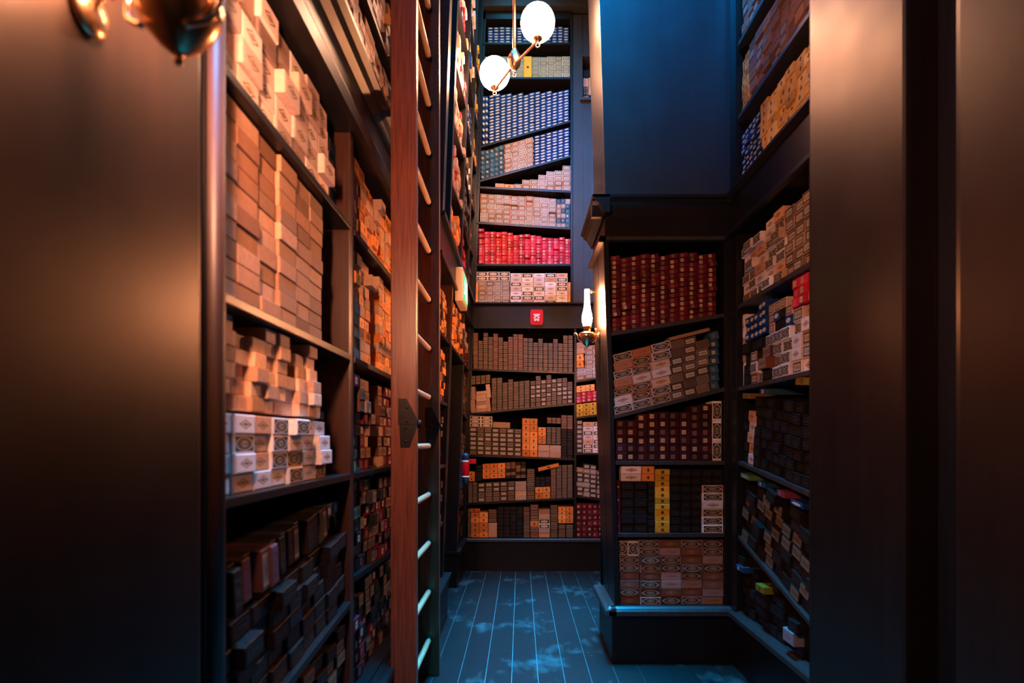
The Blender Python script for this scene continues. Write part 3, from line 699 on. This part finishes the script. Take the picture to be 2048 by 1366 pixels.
DUSK = [rgb(50, 70, 96), rgb(92, 58, 64), rgb(60, 54, 34), rgb(18, 18, 22), rgb(28, 22, 19), rgb(16, 19, 28), rgb(36, 24, 22)]  # dark boxes; the blue tone paints in blue light on their tops
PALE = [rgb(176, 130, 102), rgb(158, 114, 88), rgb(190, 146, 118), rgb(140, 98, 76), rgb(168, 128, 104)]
PEACH = [rgb(226, 182, 152), rgb(210, 164, 134), rgb(234, 194, 166)]  # tan lightened: brightness near the lamp put into the box colour
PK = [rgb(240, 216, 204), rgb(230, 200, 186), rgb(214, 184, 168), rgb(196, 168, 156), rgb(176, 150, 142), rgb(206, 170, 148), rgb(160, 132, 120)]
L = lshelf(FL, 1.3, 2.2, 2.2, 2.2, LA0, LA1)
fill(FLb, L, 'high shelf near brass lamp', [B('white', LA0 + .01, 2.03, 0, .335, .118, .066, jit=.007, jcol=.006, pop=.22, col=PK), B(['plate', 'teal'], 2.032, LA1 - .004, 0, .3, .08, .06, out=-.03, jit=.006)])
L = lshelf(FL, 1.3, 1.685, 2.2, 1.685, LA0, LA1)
fill(FLb, L, 'second shelf near brass lamp', [B('tan', LA0 + .01, 1.97, 0, .485, .118, .049, col=PALE, jit=.0035, jcol=.008, pop=.07), B(['tan', 'brown', 'black'], 1.972, LA1 - .004, 0, .48, .07, .06, out=-.1, jcol=.012, jit=.006, at=' recess', col=[rgb(70, 52, 42), rgb(50, 38, 32)])])  # recessed stacks coloured darker to carry the shade of the recess
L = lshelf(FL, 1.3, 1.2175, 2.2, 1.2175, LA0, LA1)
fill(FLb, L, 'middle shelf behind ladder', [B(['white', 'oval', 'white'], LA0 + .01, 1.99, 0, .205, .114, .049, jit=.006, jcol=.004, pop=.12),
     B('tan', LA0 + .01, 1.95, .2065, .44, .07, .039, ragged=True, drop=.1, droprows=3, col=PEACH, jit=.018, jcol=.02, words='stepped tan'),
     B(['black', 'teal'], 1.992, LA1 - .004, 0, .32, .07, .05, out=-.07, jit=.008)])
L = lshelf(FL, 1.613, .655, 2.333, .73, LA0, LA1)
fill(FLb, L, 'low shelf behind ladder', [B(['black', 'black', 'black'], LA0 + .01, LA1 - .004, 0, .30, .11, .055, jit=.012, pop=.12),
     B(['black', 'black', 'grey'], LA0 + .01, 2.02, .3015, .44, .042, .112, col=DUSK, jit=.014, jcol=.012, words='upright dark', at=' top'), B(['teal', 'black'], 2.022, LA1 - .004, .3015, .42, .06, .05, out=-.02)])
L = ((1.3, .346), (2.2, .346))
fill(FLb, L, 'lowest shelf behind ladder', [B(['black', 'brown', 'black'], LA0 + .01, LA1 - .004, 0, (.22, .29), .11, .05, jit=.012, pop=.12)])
put_box(FLb, 1.62, .545, .1, .14, .04, .2, 'white', 'pale box lying at the bottom of the near left bookcase', None, .03, rgb(214, 190, 180))
# second bay, beyond the post
LB = ' past post'
L = lshelf(FL, 2.3, 2.2, 3.3, 2.2, LB0, LB1)
fill(FLb, L, 'high shelf past post', [B(['tan', 'amber'], LB0 + .005, LB1 - .005, 0, .33, .085, .05, jit=.01, pop=.15)])
L = lshelf(FL, 2.3, 1.685, 3.3, 1.685, LB0, LB1)
fill(FLb, L, 'second shelf past post', [B(['tan', 'tan', 'amber'], LB0 + .005, 2.56, 0, .47, .075, .05, jit=.005, pop=.12), B(['maroon', 'black'], 2.562, 2.72, 0, .46, .055, .06, out=-.06),
     B(['tan', 'amber'], 2.722, LB1 - .005, 0, .48, .08, .046, jit=.006, at=' far')])
L = lshelf(FL, 2.3, 1.2175, 3.3, 1.2175, LB0, LB1)
fill(FLb, L, 'middle shelf past post', [B(['tan', 'rust', 'maroon'], LB0 + .005, 2.56, 0, .43, .07, .05, jit=.007, pop=.12), B(['maroon', 'black'], 2.562, 2.74, 0, .40, .055, .06, out=-.06, at=' recess'),
     B(['tan', 'rust', 'maroon'], 2.742, LB1 - .005, 0, .42, .08, .05, jit=.01, at=' far')])
L = lshelf(FL, 2.3, .80, 3.3, .76, LB0, LB1)
fill(FLb, L, 'low shelf past post', [B(['rust', 'brown', 'black', 'maroon'], LB0 + .005, LB1 - .005, 0, .39, .07, .055, jit=.012, pop=.12, ragged=True)])
L = ((2.3, .346), (3.3, .346))
fill(FLb, L, 'lowest shelf past post', [B(['black', 'brown', 'maroon'], LB0 + .005, LB1 - .005, 0, .38, .075, .055, jit=.012, pop=.1, ragged=True)])
# above the cornice
FLu = Face((-.73, 0, 0), (0, 1, 0), (0, 0, 1), (1, 0, 0))
for z, z2, nm in ((3.075, .26, 'first shelf above left cornice'), (3.40, .3, 'second shelf above left cornice'), (3.78, .3, 'third shelf above left cornice')):
    L = lshelf(FLU, 1.3, z, 3.3, z, 2.25, 3.36)
    fill(FLu, L, nm, [B(['tan', 'plate', 'amber', 'white'], 2.26, 3.34, 0, z2, .09, .055, jit=.012, pop=.12, col=PK + [rgb(206, 150, 100), rgb(150, 140, 120)])])

# ================================================================== far left bookcase with the doorway, leaning inwards
fb = thing('leaning_bookcase', 'far left dark bookcase leaning inwards around a dark doorway', 'bookcase', (0, 0, 0))
def f2(name, y0, y1, z0, z1, dfront, depth=.3, mat=case, bevel=.004):
    P = []
    for z in (z0, z1):
        P += [FL2.p(y0, z, dfront), FL2.p(y1, z, dfront), FL2.p(y1, z, dfront - depth), FL2.p(y0, z, dfront - depth)]
    return WC(fb, hexa(name, P, mat, None, bevel))
FY0, D0, D1, FY1 = 3.44, 4.25, 5.10, 5.775
f2('post', FY0, 3.56, .33, 2.5, .0); f2('post', 4.13, D0, .33, 2.05, 0); f2('post', D1, D1 + .075, .33, 2.05, 0)
f2('post', 5.70, FY1, .33, 2.5, -.01); f2('post', 4.16, 4.23, 2.07, 2.5, -.004, .3, M['post']); f2('post', 5.05, 5.12, 2.07, 2.5, -.004, .3, M['post'])
f2('lintel', 4.1, 5.2, 2.045, 2.07, .004)
f2('plinth', FY0, D0 + .05, 0, .305, .03, .35); f2('plinth', D1, FY1, 0, .305, .01, .33)
f2('ledge', FY0, D0 + .06, .305, .335, .05, .33); f2('ledge', D1 - .01, FY1, .305, .335, .03, .3)
f2('frieze', FY0, FY1, 2.5, 2.735, .0); f2('bead', FY0, FY1, 2.498, 2.522, .022, .02); f2('cornice', FY0, FY1, 2.735, 2.765, .03, .3)
f2('back_panel', FY0, D0 - .02, .2, 6.3, -.3, .03, M['void'], 0); f2('back_panel', D1, FY1, .2, 6.3, -.3, .03, M['void'], 0); f2('back_panel', D0 - .02, D1, 2.06, 6.3, -.3, .03, M['void'], 0)
f2('door_leaf', D0, D1, .0, 2.04, -.22, .04)
for y, wd in ((3.5, .1), (3.84, .06), (4.60, .075), (5.2, .05), (5.70, .075)): f2('upper_post', y, y + wd, 2.77, 6.3, .004, .3)
FL2b = Face(tuple(FL2.o - FL2.n * .03), FL2.es, FL2.et, FL2.n)
def fshelf(ya, za_, yb, zb_, th=.022, front=-.004):
    WC(fb, board('shelf', FL2, ya, za_, yb, zb_, th, front, .29, case, None))
    return ((ya, za_), (yb, zb_))
ROSE = [rgb(214, 168, 150), rgb(206, 150, 128), rgb(196, 160, 160), rgb(222, 180, 156)]
ups = [(2.768, 'first'), (3.2, 'second'), (3.62, 'third'), (4.05, 'fourth'), (4.5, 'fifth'), (4.95, 'sixth')]
for i, (z, nm) in enumerate(ups):
    a, b = (3.9, 4.6)
    L = ((a, z), (b, z + (0 if i == 0 else .05))) if i == 0 else fshelf(a, z - .03, b, z + .05)
    fill(FL2b, L, nm + ' shelf over doorway', [B([['amber', 'tan'], ['plate', 'rust'], ['white', 'plate'], ['white', 'crimson'], ['white', 'navy', 'crimson'], ['white', 'crimson']][i], a + .005, b - .005, 0, .30, .075, .05, jit=.012, pop=.15,
         **({} if i in (0, 4) else {'col': ROSE + [rgb(180, 60, 70)]}))])
    a, b = (4.68, 5.2)
    L = ((a, z), (b, z)) if i == 0 else fshelf(a, z + .03, b, z - .04)
    fill(FL2b, L, nm + ' shelf past doorway', [B([['crimson', 'maroon'], ['grey', 'brown'], ['plate', 'grey'], ['plate', 'navy'], ['navy', 'plate'], ['plate', 'white']][i], a + .005, b - .005, 0, .30, .07, .05, jit=.01, pop=.1)])
    a, b = (5.25, 5.70)
    L = ((a, z), (b, z)) if i == 0 else fshelf(a, z, b, z + .04)
    fill(FL2b, L, nm + ' corner shelf', [B([['crimson', 'grey'], ['grey', 'plate'], ['amber', 'grey'], ['yellow', 'amber'], ['yellow', 'tan'], ['yellow', 'amber']][i], a + .005, b - .005, 0, .30, .065, .05, jit=.012, pop=.15)])
    if i == 0 or i > 3: continue
for z, nm in ((2.072, 'shelf over the lintel'),):
    L = ((4.24, z), (5.05, z)); fill(FL2b, L, nm, [B(['amber', 'tan', 'rust'], 4.235, 5.045, 0, .36, .07, .045, jit=.012, pop=.15)])
    L = ((5.13, z), (5.70, z)); WC(fb, board('shelf', FL2, 5.12, z - .002, 5.70, z - .002, .022, -.004, .29, case, None))
    fill(FL2b, L, nm + ' corner', [B(['plate', 'maroon', 'white'], 5.13, 5.69, 0, .36, .07, .05, jit=.012)])
for z, z2, nm in ((1.60, .4, 'upper'), (1.42 - .3, .3, 'middle'), (.72, .25, 'lower')):
    L = fshelf(D1 + .075, z + .02, 5.70, z - .02)
    fill(FL2b, L, nm + ' shelf beside doorway', [B(['brown', 'olive', 'rust'], D1 + .08, 5.69, 0, z2, .07, .05, jit=.01)])
L = ((5.18, .336), (5.7, .336)); fill(FL2b, L, 'lowest shelf beside doorway', [B(['brown', 'black'], D1 + .08, 5.69, 0, .3, .07, .05, jit=.01)])
for z, z2, nm in ((2.072, .38, 'top'), (1.62, .4, 'second'), (1.17, .4, 'third'), (.75, .35, 'fourth')):
    L = fshelf(3.56, z, 4.13, z)
    fill(FL2b, L, nm + ' shelf before doorway', [B(['amber', 'rust', 'black'] if z > 1.3 else ['black', 'brown'], 3.57, 4.125, 0, z2 - .05, .075, .05, jit=.01)])

# ================================================================== pilasters framing the view
lp = thing('pilaster', 'glossy dark pilaster carrying the brass lamp, nearest on the left', 'pilaster', (-.62, .8, 0))
WC(lp, cub('face_panel', -.95, -.62, -.1, 1.09, .25, 6.4, M['panel'], None, .012))
WC(lp, cub('return_board', -.95, -.66, 1.092, 1.155, .0, 6.4, M['panel'], None, .006))
WC(lp, cub('plinth', -.95, -.59, -.1, 1.11, 0, .25, case))
rp = thing('pilaster', 'wide brown pilaster standing before the right wall bookcase', 'pilaster', (1.1, 1.9, 0))
WC(rp, cub('face_panel', 1.10, 1.5, 1.60, 2.14, .25, 6.4, M['panel'], None, .014))
WC(rp, cub('plinth', 1.07, 1.5, 1.58, 2.16, 0, .25, case))
rq = thing('pilaster', 'dark panelled pilaster nearest on the right, half out of view', 'pilaster', (1.1, .9, 0))
WC(rq, cub('face_panel', 1.115, 1.5, .2, 1.44, .25, 6.4, M['panel'], None, .02))
WC(rq, cub('groove_board', 1.19, 1.5, 1.44, 1.598, .25, 6.4, case, None, .004))
WC(rq, cub('plinth', 1.08, 1.5, .2, 1.578, 0, .25, case))

# ================================================================== ladder
lx0, lx1 = -.58, -.465
ld = thing('library_ladder', 'tall reddish wooden ladder standing against the left bookcase', 'ladder', (-.52, 2.85, 0))
WC(ld, cub('rail', lx0, lx1, 2.5, 2.545, .0, 5.0, M['ladder'], None, .006))
WC(ld, cub('rail', lx0, lx1, 3.2, 3.245, .0, 5.0, M['ladder'], None, .006))
for k in range(-4, 13):
    z = 1.316 + .277 * k
    r = WC(ld, tube('rung', [(-.523, 2.546, z), (-.523, 2.85, z), (-.523, 3.185, z)], .0155, M['rung'], None, 14))
    c = tube('ferrule', [(-.523, 3.183, z), (-.523, 3.1995, z)], .0175, M['blackmetal'], None, 14); SUB(r, c)
for yy in (2.5, 3.2):
    up = [(-.545, 1.535), (-.508, 1.535), (-.458, 1.44), (-.455, 1.425), (-.455, 1.42), (-.545, 1.42)]
    dn = [(-.540, 1.418), (-.46, 1.418), (-.47, 1.39), (-.495, 1.318), (-.536, 1.318)]
    for pr in (up, dn):
        h = WC(ld, extrude('hinge_plate', pr, lambda p, q, s: (p, s, q), yy - .006, yy, M['blackmetal']))
        cx = sum(p for p, q in pr) / len(pr); cz = sum(q for p, q in pr) / len(pr)
        for dz in (-.03, .03):
            s_ = lathe('screw', [(.0, -.002), (.005, -.0015), (.006, .0)], (0, 0, 0), M['blackmetal'], None, 10)
            s_.data.transform(Matrix.Translation((cx - .012, yy - .006, cz + dz)) @ Matrix.Rotation(-math.pi / 2, 4, 'X'))
            s_.parent = h
    k_ = WC(ld, lathe('hinge_pin', [(0, -.03), (.008, -.03), (.008, .006), (0, .006)], (-.452, yy - .006, 1.432), M['blackmetal'], None, 12))

# ================================================================== brass wall lamps
def sconce(cx, cy, z0, wallx, label, glass):
    s = thing('wall_lamp', label, 'lamp', (cx, cy, z0), 'brass wall lamps')
    pr = [(0, -.002), (.005, .0), (.007, .006), (.004, .011), (.010, .015), (.026, .028), (.044, .048), (.055, .072), (.058, .088), (.053, .098), (.044, .104), (.030, .108), (.022, .116), (.026, .122), (.020, .126), (0, .126)]
    font = WC(s, lathe('oil_font', pr, (cx, cy, z0), M['brass'], None))
    WC(s, lathe('burner', [(.0, .126), (.020, .126), (.026, .132), (.030, .140), (.029, .146), (0, .146)], (cx, cy, z0), M['brass'], None))
    ch = [(.022, .146), (.026, .152), (.032, .178), (.034, .198), (.031, .224), (.023, .256), (.018, .290), (.0165, .340), (.017, .388), (.0155, .388), (.0155, .36), (.0001, .36)]
    WC(s, lathe('glass_chimney', ch, (cx, cy, z0), glass, None))
    d = 1 if wallx > cx else -1; L_ = abs(wallx - cx)
    WC(s, lathe('wall_plate', [(0, .0), (.03, .0), (.034, .004), (.03, .010), (.012, .014), (0, .014)], (0, 0, 0), M['brass'], None))
    pl = [o for o in s.children if o.name.startswith('wall_plate')][-1]
    pl.data.transform(Matrix.Translation((wallx, cy, z0 + .075)) @ Matrix.Rotation(-d * math.pi / 2, 4, 'Y'))
    arm = curve([(wallx - d * .008, cy, z0 + .075), (wallx - d * .3 * L_, cy, z0 + .125), (cx + d * .062, cy, z0 + .12), (cx + d * .056, cy, z0 + .085)])
    WC(s, tube('arm', arm, .0055, M['brass'], None, 10))
    for q in (1, -1):       # scrolled handles on both sides of the font
        hnd = curve([(cx + q * d * .03, cy - .035, z0 + .03), (cx + q * d * .058, cy - .02, z0 + .052), (cx + q * d * .066, cy - .012, z0 + .085), (cx + q * d * .082, cy - .012, z0 + .098), (cx + q * d * .088, cy - .012, z0 + .084)])
        SUB(font, tube('handle', hnd, .0042, M['brass'], None, 8))
    return s
sconce(-.488, .80, 1.886, -.62, 'large brass wall lamp at the top, cut off by the frame', M['glass_near'])
sconce(.44, 3.70, 1.955, xl_u(2.03) - .012, 'lit brass wall lamp with tall glass chimney beside the corner cabinet', M['glass_lit'])
kn = tag(lathe('brass_knob', [(0, 0), (.008, .002), (.005, .012), (.012, .02), (.014, .028), (.009, .036), (0, .038)], (0, 0, 0), M['brass'], None, 20), 'small brass hook knob above the lit wall lamp', 'hook')
kn.data.transform(Matrix.Rotation(-math.pi / 2, 4, 'Y')); kn.location = (xl_u(2.36) - .0115, 3.82, 2.36)

# ================================================================== hanging lamp with two globes
cl = thing('pendant_lamp', 'two-globe brass pendant lamp hanging high over the aisle', 'lamp', (-.045, 4.17, 4.1))
hx, hy, hz = -.045, 4.17, 4.16
WC(cl, tube('rod', [(hx, hy, hz + .07), (hx, hy, 5.3), (hx, hy, 6.45)], .014, M['brass'], None, 14))
WC(cl, lathe('hub', [(0, -.085), (.006, -.08), (.012, -.07), (.006, -.06), (.02, -.05), (.042, -.02), (.05, .02), (.044, .05), (.03, .07), (.024, .085), (.016, .1), (0, .1)], (hx, hy, hz), M['brass'], None))
lathe_r = WC(cl, tube('hub_ring', [Vector((hx + .012 * math.cos(a), hy, hz - .096 + .012 * math.sin(a))) for a in [i * math.pi / 8 for i in range(17)]], .0035, M['brass'], None, 8))
for gx, gy in ((.12, 3.90), (-.205, 4.44)):
    d = Vector((gx - hx, gy - hy, 0)).normalized(); gz = hz - .03
    WC(cl, tube('arm', curve([(hx + d.x * .03, hy + d.y * .03, hz - .01), (hx + d.x * .15, hy + d.y * .15, hz - .02), (gx, gy, gz)]), .0095, M['brass'], None, 12))
    WC(cl, lathe('cup', [(0, -.012), (.012, -.01), (.02, 0), (.032, .010), (.040, .026), (.038, .03), (.03, .018), (0, .014)], (gx, gy, gz), M['brass'], None))
    R = .119
    gp = [(R * math.sin(a), -R * math.cos(a)) for a in [math.radians(22 + i * 158 / 30) for i in range(31)]]; gp[-1] = (0.0001, R)
    WC(cl, lathe('globe', gp, (gx, gy, gz + .012 + R * .95), M['globe'], None, 48))
    fin = WC(cl, lathe('finial', [(0, -.022), (.006, -.02), (.009, -.014), (.006, -.008), (.01, 0), (0, 0)], (gx, gy, gz - .002), M['brass'], None, 16))
    SUB(fin, tube('finial_ring', [Vector((gx + .013 * math.cos(a), gy, gz - .034 + .013 * math.sin(a))) for a in [i * math.pi / 8 for i in range(17)]], .004, M['brass'], None, 8))

# ================================================================== exit sign, alarm and red call device
es = thing('exit_sign', 'cream boxed sign with lit green running figure above the doorway', 'sign', (-.47, 4.48, 2.42))
sx = -.505
WC(es, cub('housing', sx, sx + .062, 4.30, 4.66, 2.42, 2.68, M['cream_plastic'], None, .012))
WC(es, cub('mounting_bracket', sx - .03, sx + .03, 4.36, 4.60, 2.68, 2.70, M['cream_plastic'], None, .003))
gface = WC(es, cub('green_face', sx + .06, sx + .066, 4.32, 4.64, 2.455, 2.645, M['green_lit'], None, .002))
def glyph(name, pts):   # pts in (y, z) on the green face
    return SUB(gface, extrude(name, pts, lambda p, q, s: (s, p, q), sx + .0655, sx + .0675, M['white_lit']))
glyph('pictogram_door', [(4.55, 2.47), (4.625, 2.47), (4.625, 2.63), (4.55, 2.63)])
gy, gz = 4.45, 2.555
glyph('pictogram_head', [(gy + .02 + .016 * math.cos(a), gz + .075 + .018 * math.sin(a)) for a in [i * math.pi / 6 for i in range(12)]])
glyph('pictogram_body', [(gy - .02, gz + .055), (gy + .005, gz + .058), (gy + .06, gz + .03), (gy + .055, gz + .018), (gy + .012, gz + .032), (gy + .008, gz + .0), (gy + .045, gz - .03), (gy + .04, gz - .085), (gy + .022, gz - .085), (gy + .022, gz - .04),
      (gy - .012, gz - .02), (gy - .03, gz - .06), (gy - .075, gz - .062), (gy - .075, gz - .046), (gy - .042, gz - .044), (gy - .028, gz + .0), (gy - .022, gz + .03), (gy - .05, gz + .012), (gy - .06, gz + .022)])

al = thing('fire_alarm', 'red fire alarm sounder on the dark frieze of the far bookcase', 'alarm', (.165, YB - .02, 2.53))
ax, az = pb(1073, 637)
WC(al, cub('back_box', ax - .062, ax + .062, YB - .034, YB - .012, az - .075, az + .07, M['red_plastic'], None, .006))
pr = [(-.066, -.05), (-.05, -.078), (.05, -.078), (.066, -.05), (.066, .06), (.058, .08), (-.058, .08), (-.066, .06)]
WC(al, extrude('cover', pr, lambda p, q, s: (ax + p, s, az + q), YB - .06, YB - .03, M['red_plastic']))
rpan = WC(al, extrude('raised_panel', [(p * .72, q * .62 - .004) for p, q in pr], lambda p, q, s: (ax + p, s, az + q), YB - .068, YB - .0595, M['red_plastic']))
for nm, x0, x1, z0, z1 in (('white_mark', -.034, .034, .022, .032), ('white_mark', -.024, .024, .004, .018), ('white_mark', -.03, -.012, -.012, .0), ('white_mark', .012, .03, -.012, .0), ('white_mark', -.024, -.008, -.04, -.018), ('white_mark', -.004, .004, -.034, -.012), ('white_mark', .008, .024, -.04, -.018)):
    SUB(rpan, cub(nm, ax + x0, ax + x1, YB - .0695, YB - .0675, az + z0, az + z1, M['white_plastic'], None, 0))

cp = thing('call_station', 'small red device with white bands mounted beside the dark doorway', 'alarm', (-.52, 5.3, .95))
q = FL2.p(5.30, 1.05, .0); qx, qy = q.x + .034, 5.30
WC(cp, cub('back_plate', qx - .075, qx - .03, qy - .04, qy + .04, .90, 1.24, M['blue_plastic'], None, .004))
rbod = WC(cp, lathe('red_body', [(0, 0), (.032, 0), (.036, .012), (.036, .148), (.032, .16), (0, .16)], (qx, qy, .995), M['red_plastic'], None, 28))
SUB(rbod, lathe('white_band', [(.03, 0), (.0375, 0), (.0375, .016), (.03, .016)], (qx, qy, .995), M['white_plastic'], None, 28))
SUB(rbod, lathe('white_band', [(.03, 0), (.0375, 0), (.0375, .016), (.03, .016)], (qx, qy, 1.14), M['white_plastic'], None, 28))
WC(cp, lathe('blue_cap', [(0, 0), (.03, 0), (.034, .02), (.036, .045), (.03, .062), (0, .07)], (qx, qy, 1.158), M['blue_plastic'], None, 28))
WC(cp, lathe('blue_base', [(0, -.06), (.02, -.055), (.036, -.035), (.03, 0), (0, 0)], (qx, qy, .995), M['blue_plastic'], None, 28))
WC(cp, cub('red_flap', qx + .03, qx + .10, qy - .02, qy + .02, 1.125, 1.17, M['red_plastic'], None, .004))

# ================================================================== create the boxes: the largest in view one by one, the rest joined per kind
def shown(sp):
    mt = sp['mat']; w_, h_, d_ = sp['dim']; c = mt @ Vector((0, 0, h_ / 2))
    if c.y < .3: return 0
    k = FPX / c.y; u = CX + c.x * k; v = CY - (c.z - CZ) * k
    if not (-20 < u < 2068 and -30 < v < 1396): return 0
    # hidden behind the pilasters, the ladder's near rail or the corner cabinet
    if u < 425 or u > 1622: return 0
    if 782 < u < 830 and c.y > 2.55: return 0
    if c.y > 3.95 and u > 1204: return 0
    if 838 < u < 884 and 3.25 < c.y: return 0
    ex = mt.col[0].xyz * w_; ez = mt.col[2].xyz * h_
    def pj(p): return (CX + p.x * FPX / p.y, CY - (p.z - CZ) * FPX / p.y)
    a, b, e = pj(c), pj(c + ex), pj(c + ez)
    return abs((b[0] - a[0]) * (e[1] - a[1]) - (b[1] - a[1]) * (e[0] - a[0]))
by = {}
for sp in SPECS:
    sp['px'] = shown(sp); by.setdefault(KINDS[sp['kind']][0], []).append(sp)
seen = {}
CAP = 290
for nm, L in by.items():
    L.sort(key=lambda s: -s['px'])
    ones = [s for s in L[:CAP] if s['px'] > 18]; rest = L[len(ones):]
    first = {}
    for s in ones:
        me = box_mesh(KINDS[s['kind']][2], *s['dim'])
        if me.name in first: o = first[me.name].copy(); COL.objects.link(o)
        else: o = link(nm, me, None); first[me.name] = o
        o.name = nm; o.matrix_world = s['mat']; o.color = (*s['col'], 1)
        lb_ = s['label']; seen[lb_] = seen.get(lb_, 0) + 1
        o['label'] = lb_; o['category'] = 'box'
        if s['group']: o['group'] = s['group']
        elif 'group' in o: del o['group']
    rest = [s for s in rest]
    if rest:
        V = []; Fc = []; MI = []; C = []; UV = []; style = KINDS[rest[0]['kind']][2]
        for s in rest:
            v, f, mi = box_geometry(style, *s['dim']); b = len(V)
            V += [tuple(s['mat'] @ Vector(q)) for q in v]
            for fi, q in enumerate(f):
                Fc.append(tuple(x + b for x in q)); MI.append(mi[fi]); C += [(*s['col'], 1)] * len(q)
                UV += [0, 0, 1, 0, 1, 1, 0, 1] if fi == 10 else [0, 0] * len(q)
        me = bpy.data.meshes.new(nm + '_rest'); me.from_pydata(V, [], Fc); me.update()
        me.materials.append(CARD[True])
        if style != 'plain': me.materials.append(LAB[(style, True)])
        me.polygons.foreach_set('material_index', MI)
        ca = me.color_attributes.new('Col', 'FLOAT_COLOR', 'CORNER'); ca.data.foreach_set('color', [x for c in C for x in c])
        uv = me.uv_layers.new(name='UVMap'); uv.data.foreach_set('uv', UV)
        o = link(nm + '_mass', me, None); o['kind'] = 'stuff'
        o['label'] = 'remaining %s boxes packed deep in shadowed and distant shelves' % KINDS[rest[0]['kind']][1]; o['category'] = 'boxes'
dups = {k: v for k, v in seen.items() if v > 1}
print('BOXES', len(SPECS), 'individual', sum(seen.values()), 'dup labels', len(dups), list(dups.items())[:12])
print({k: len(v) for k, v in by.items()})
print('LONG', [l for l in seen if len(l.split()) > 16][:5])
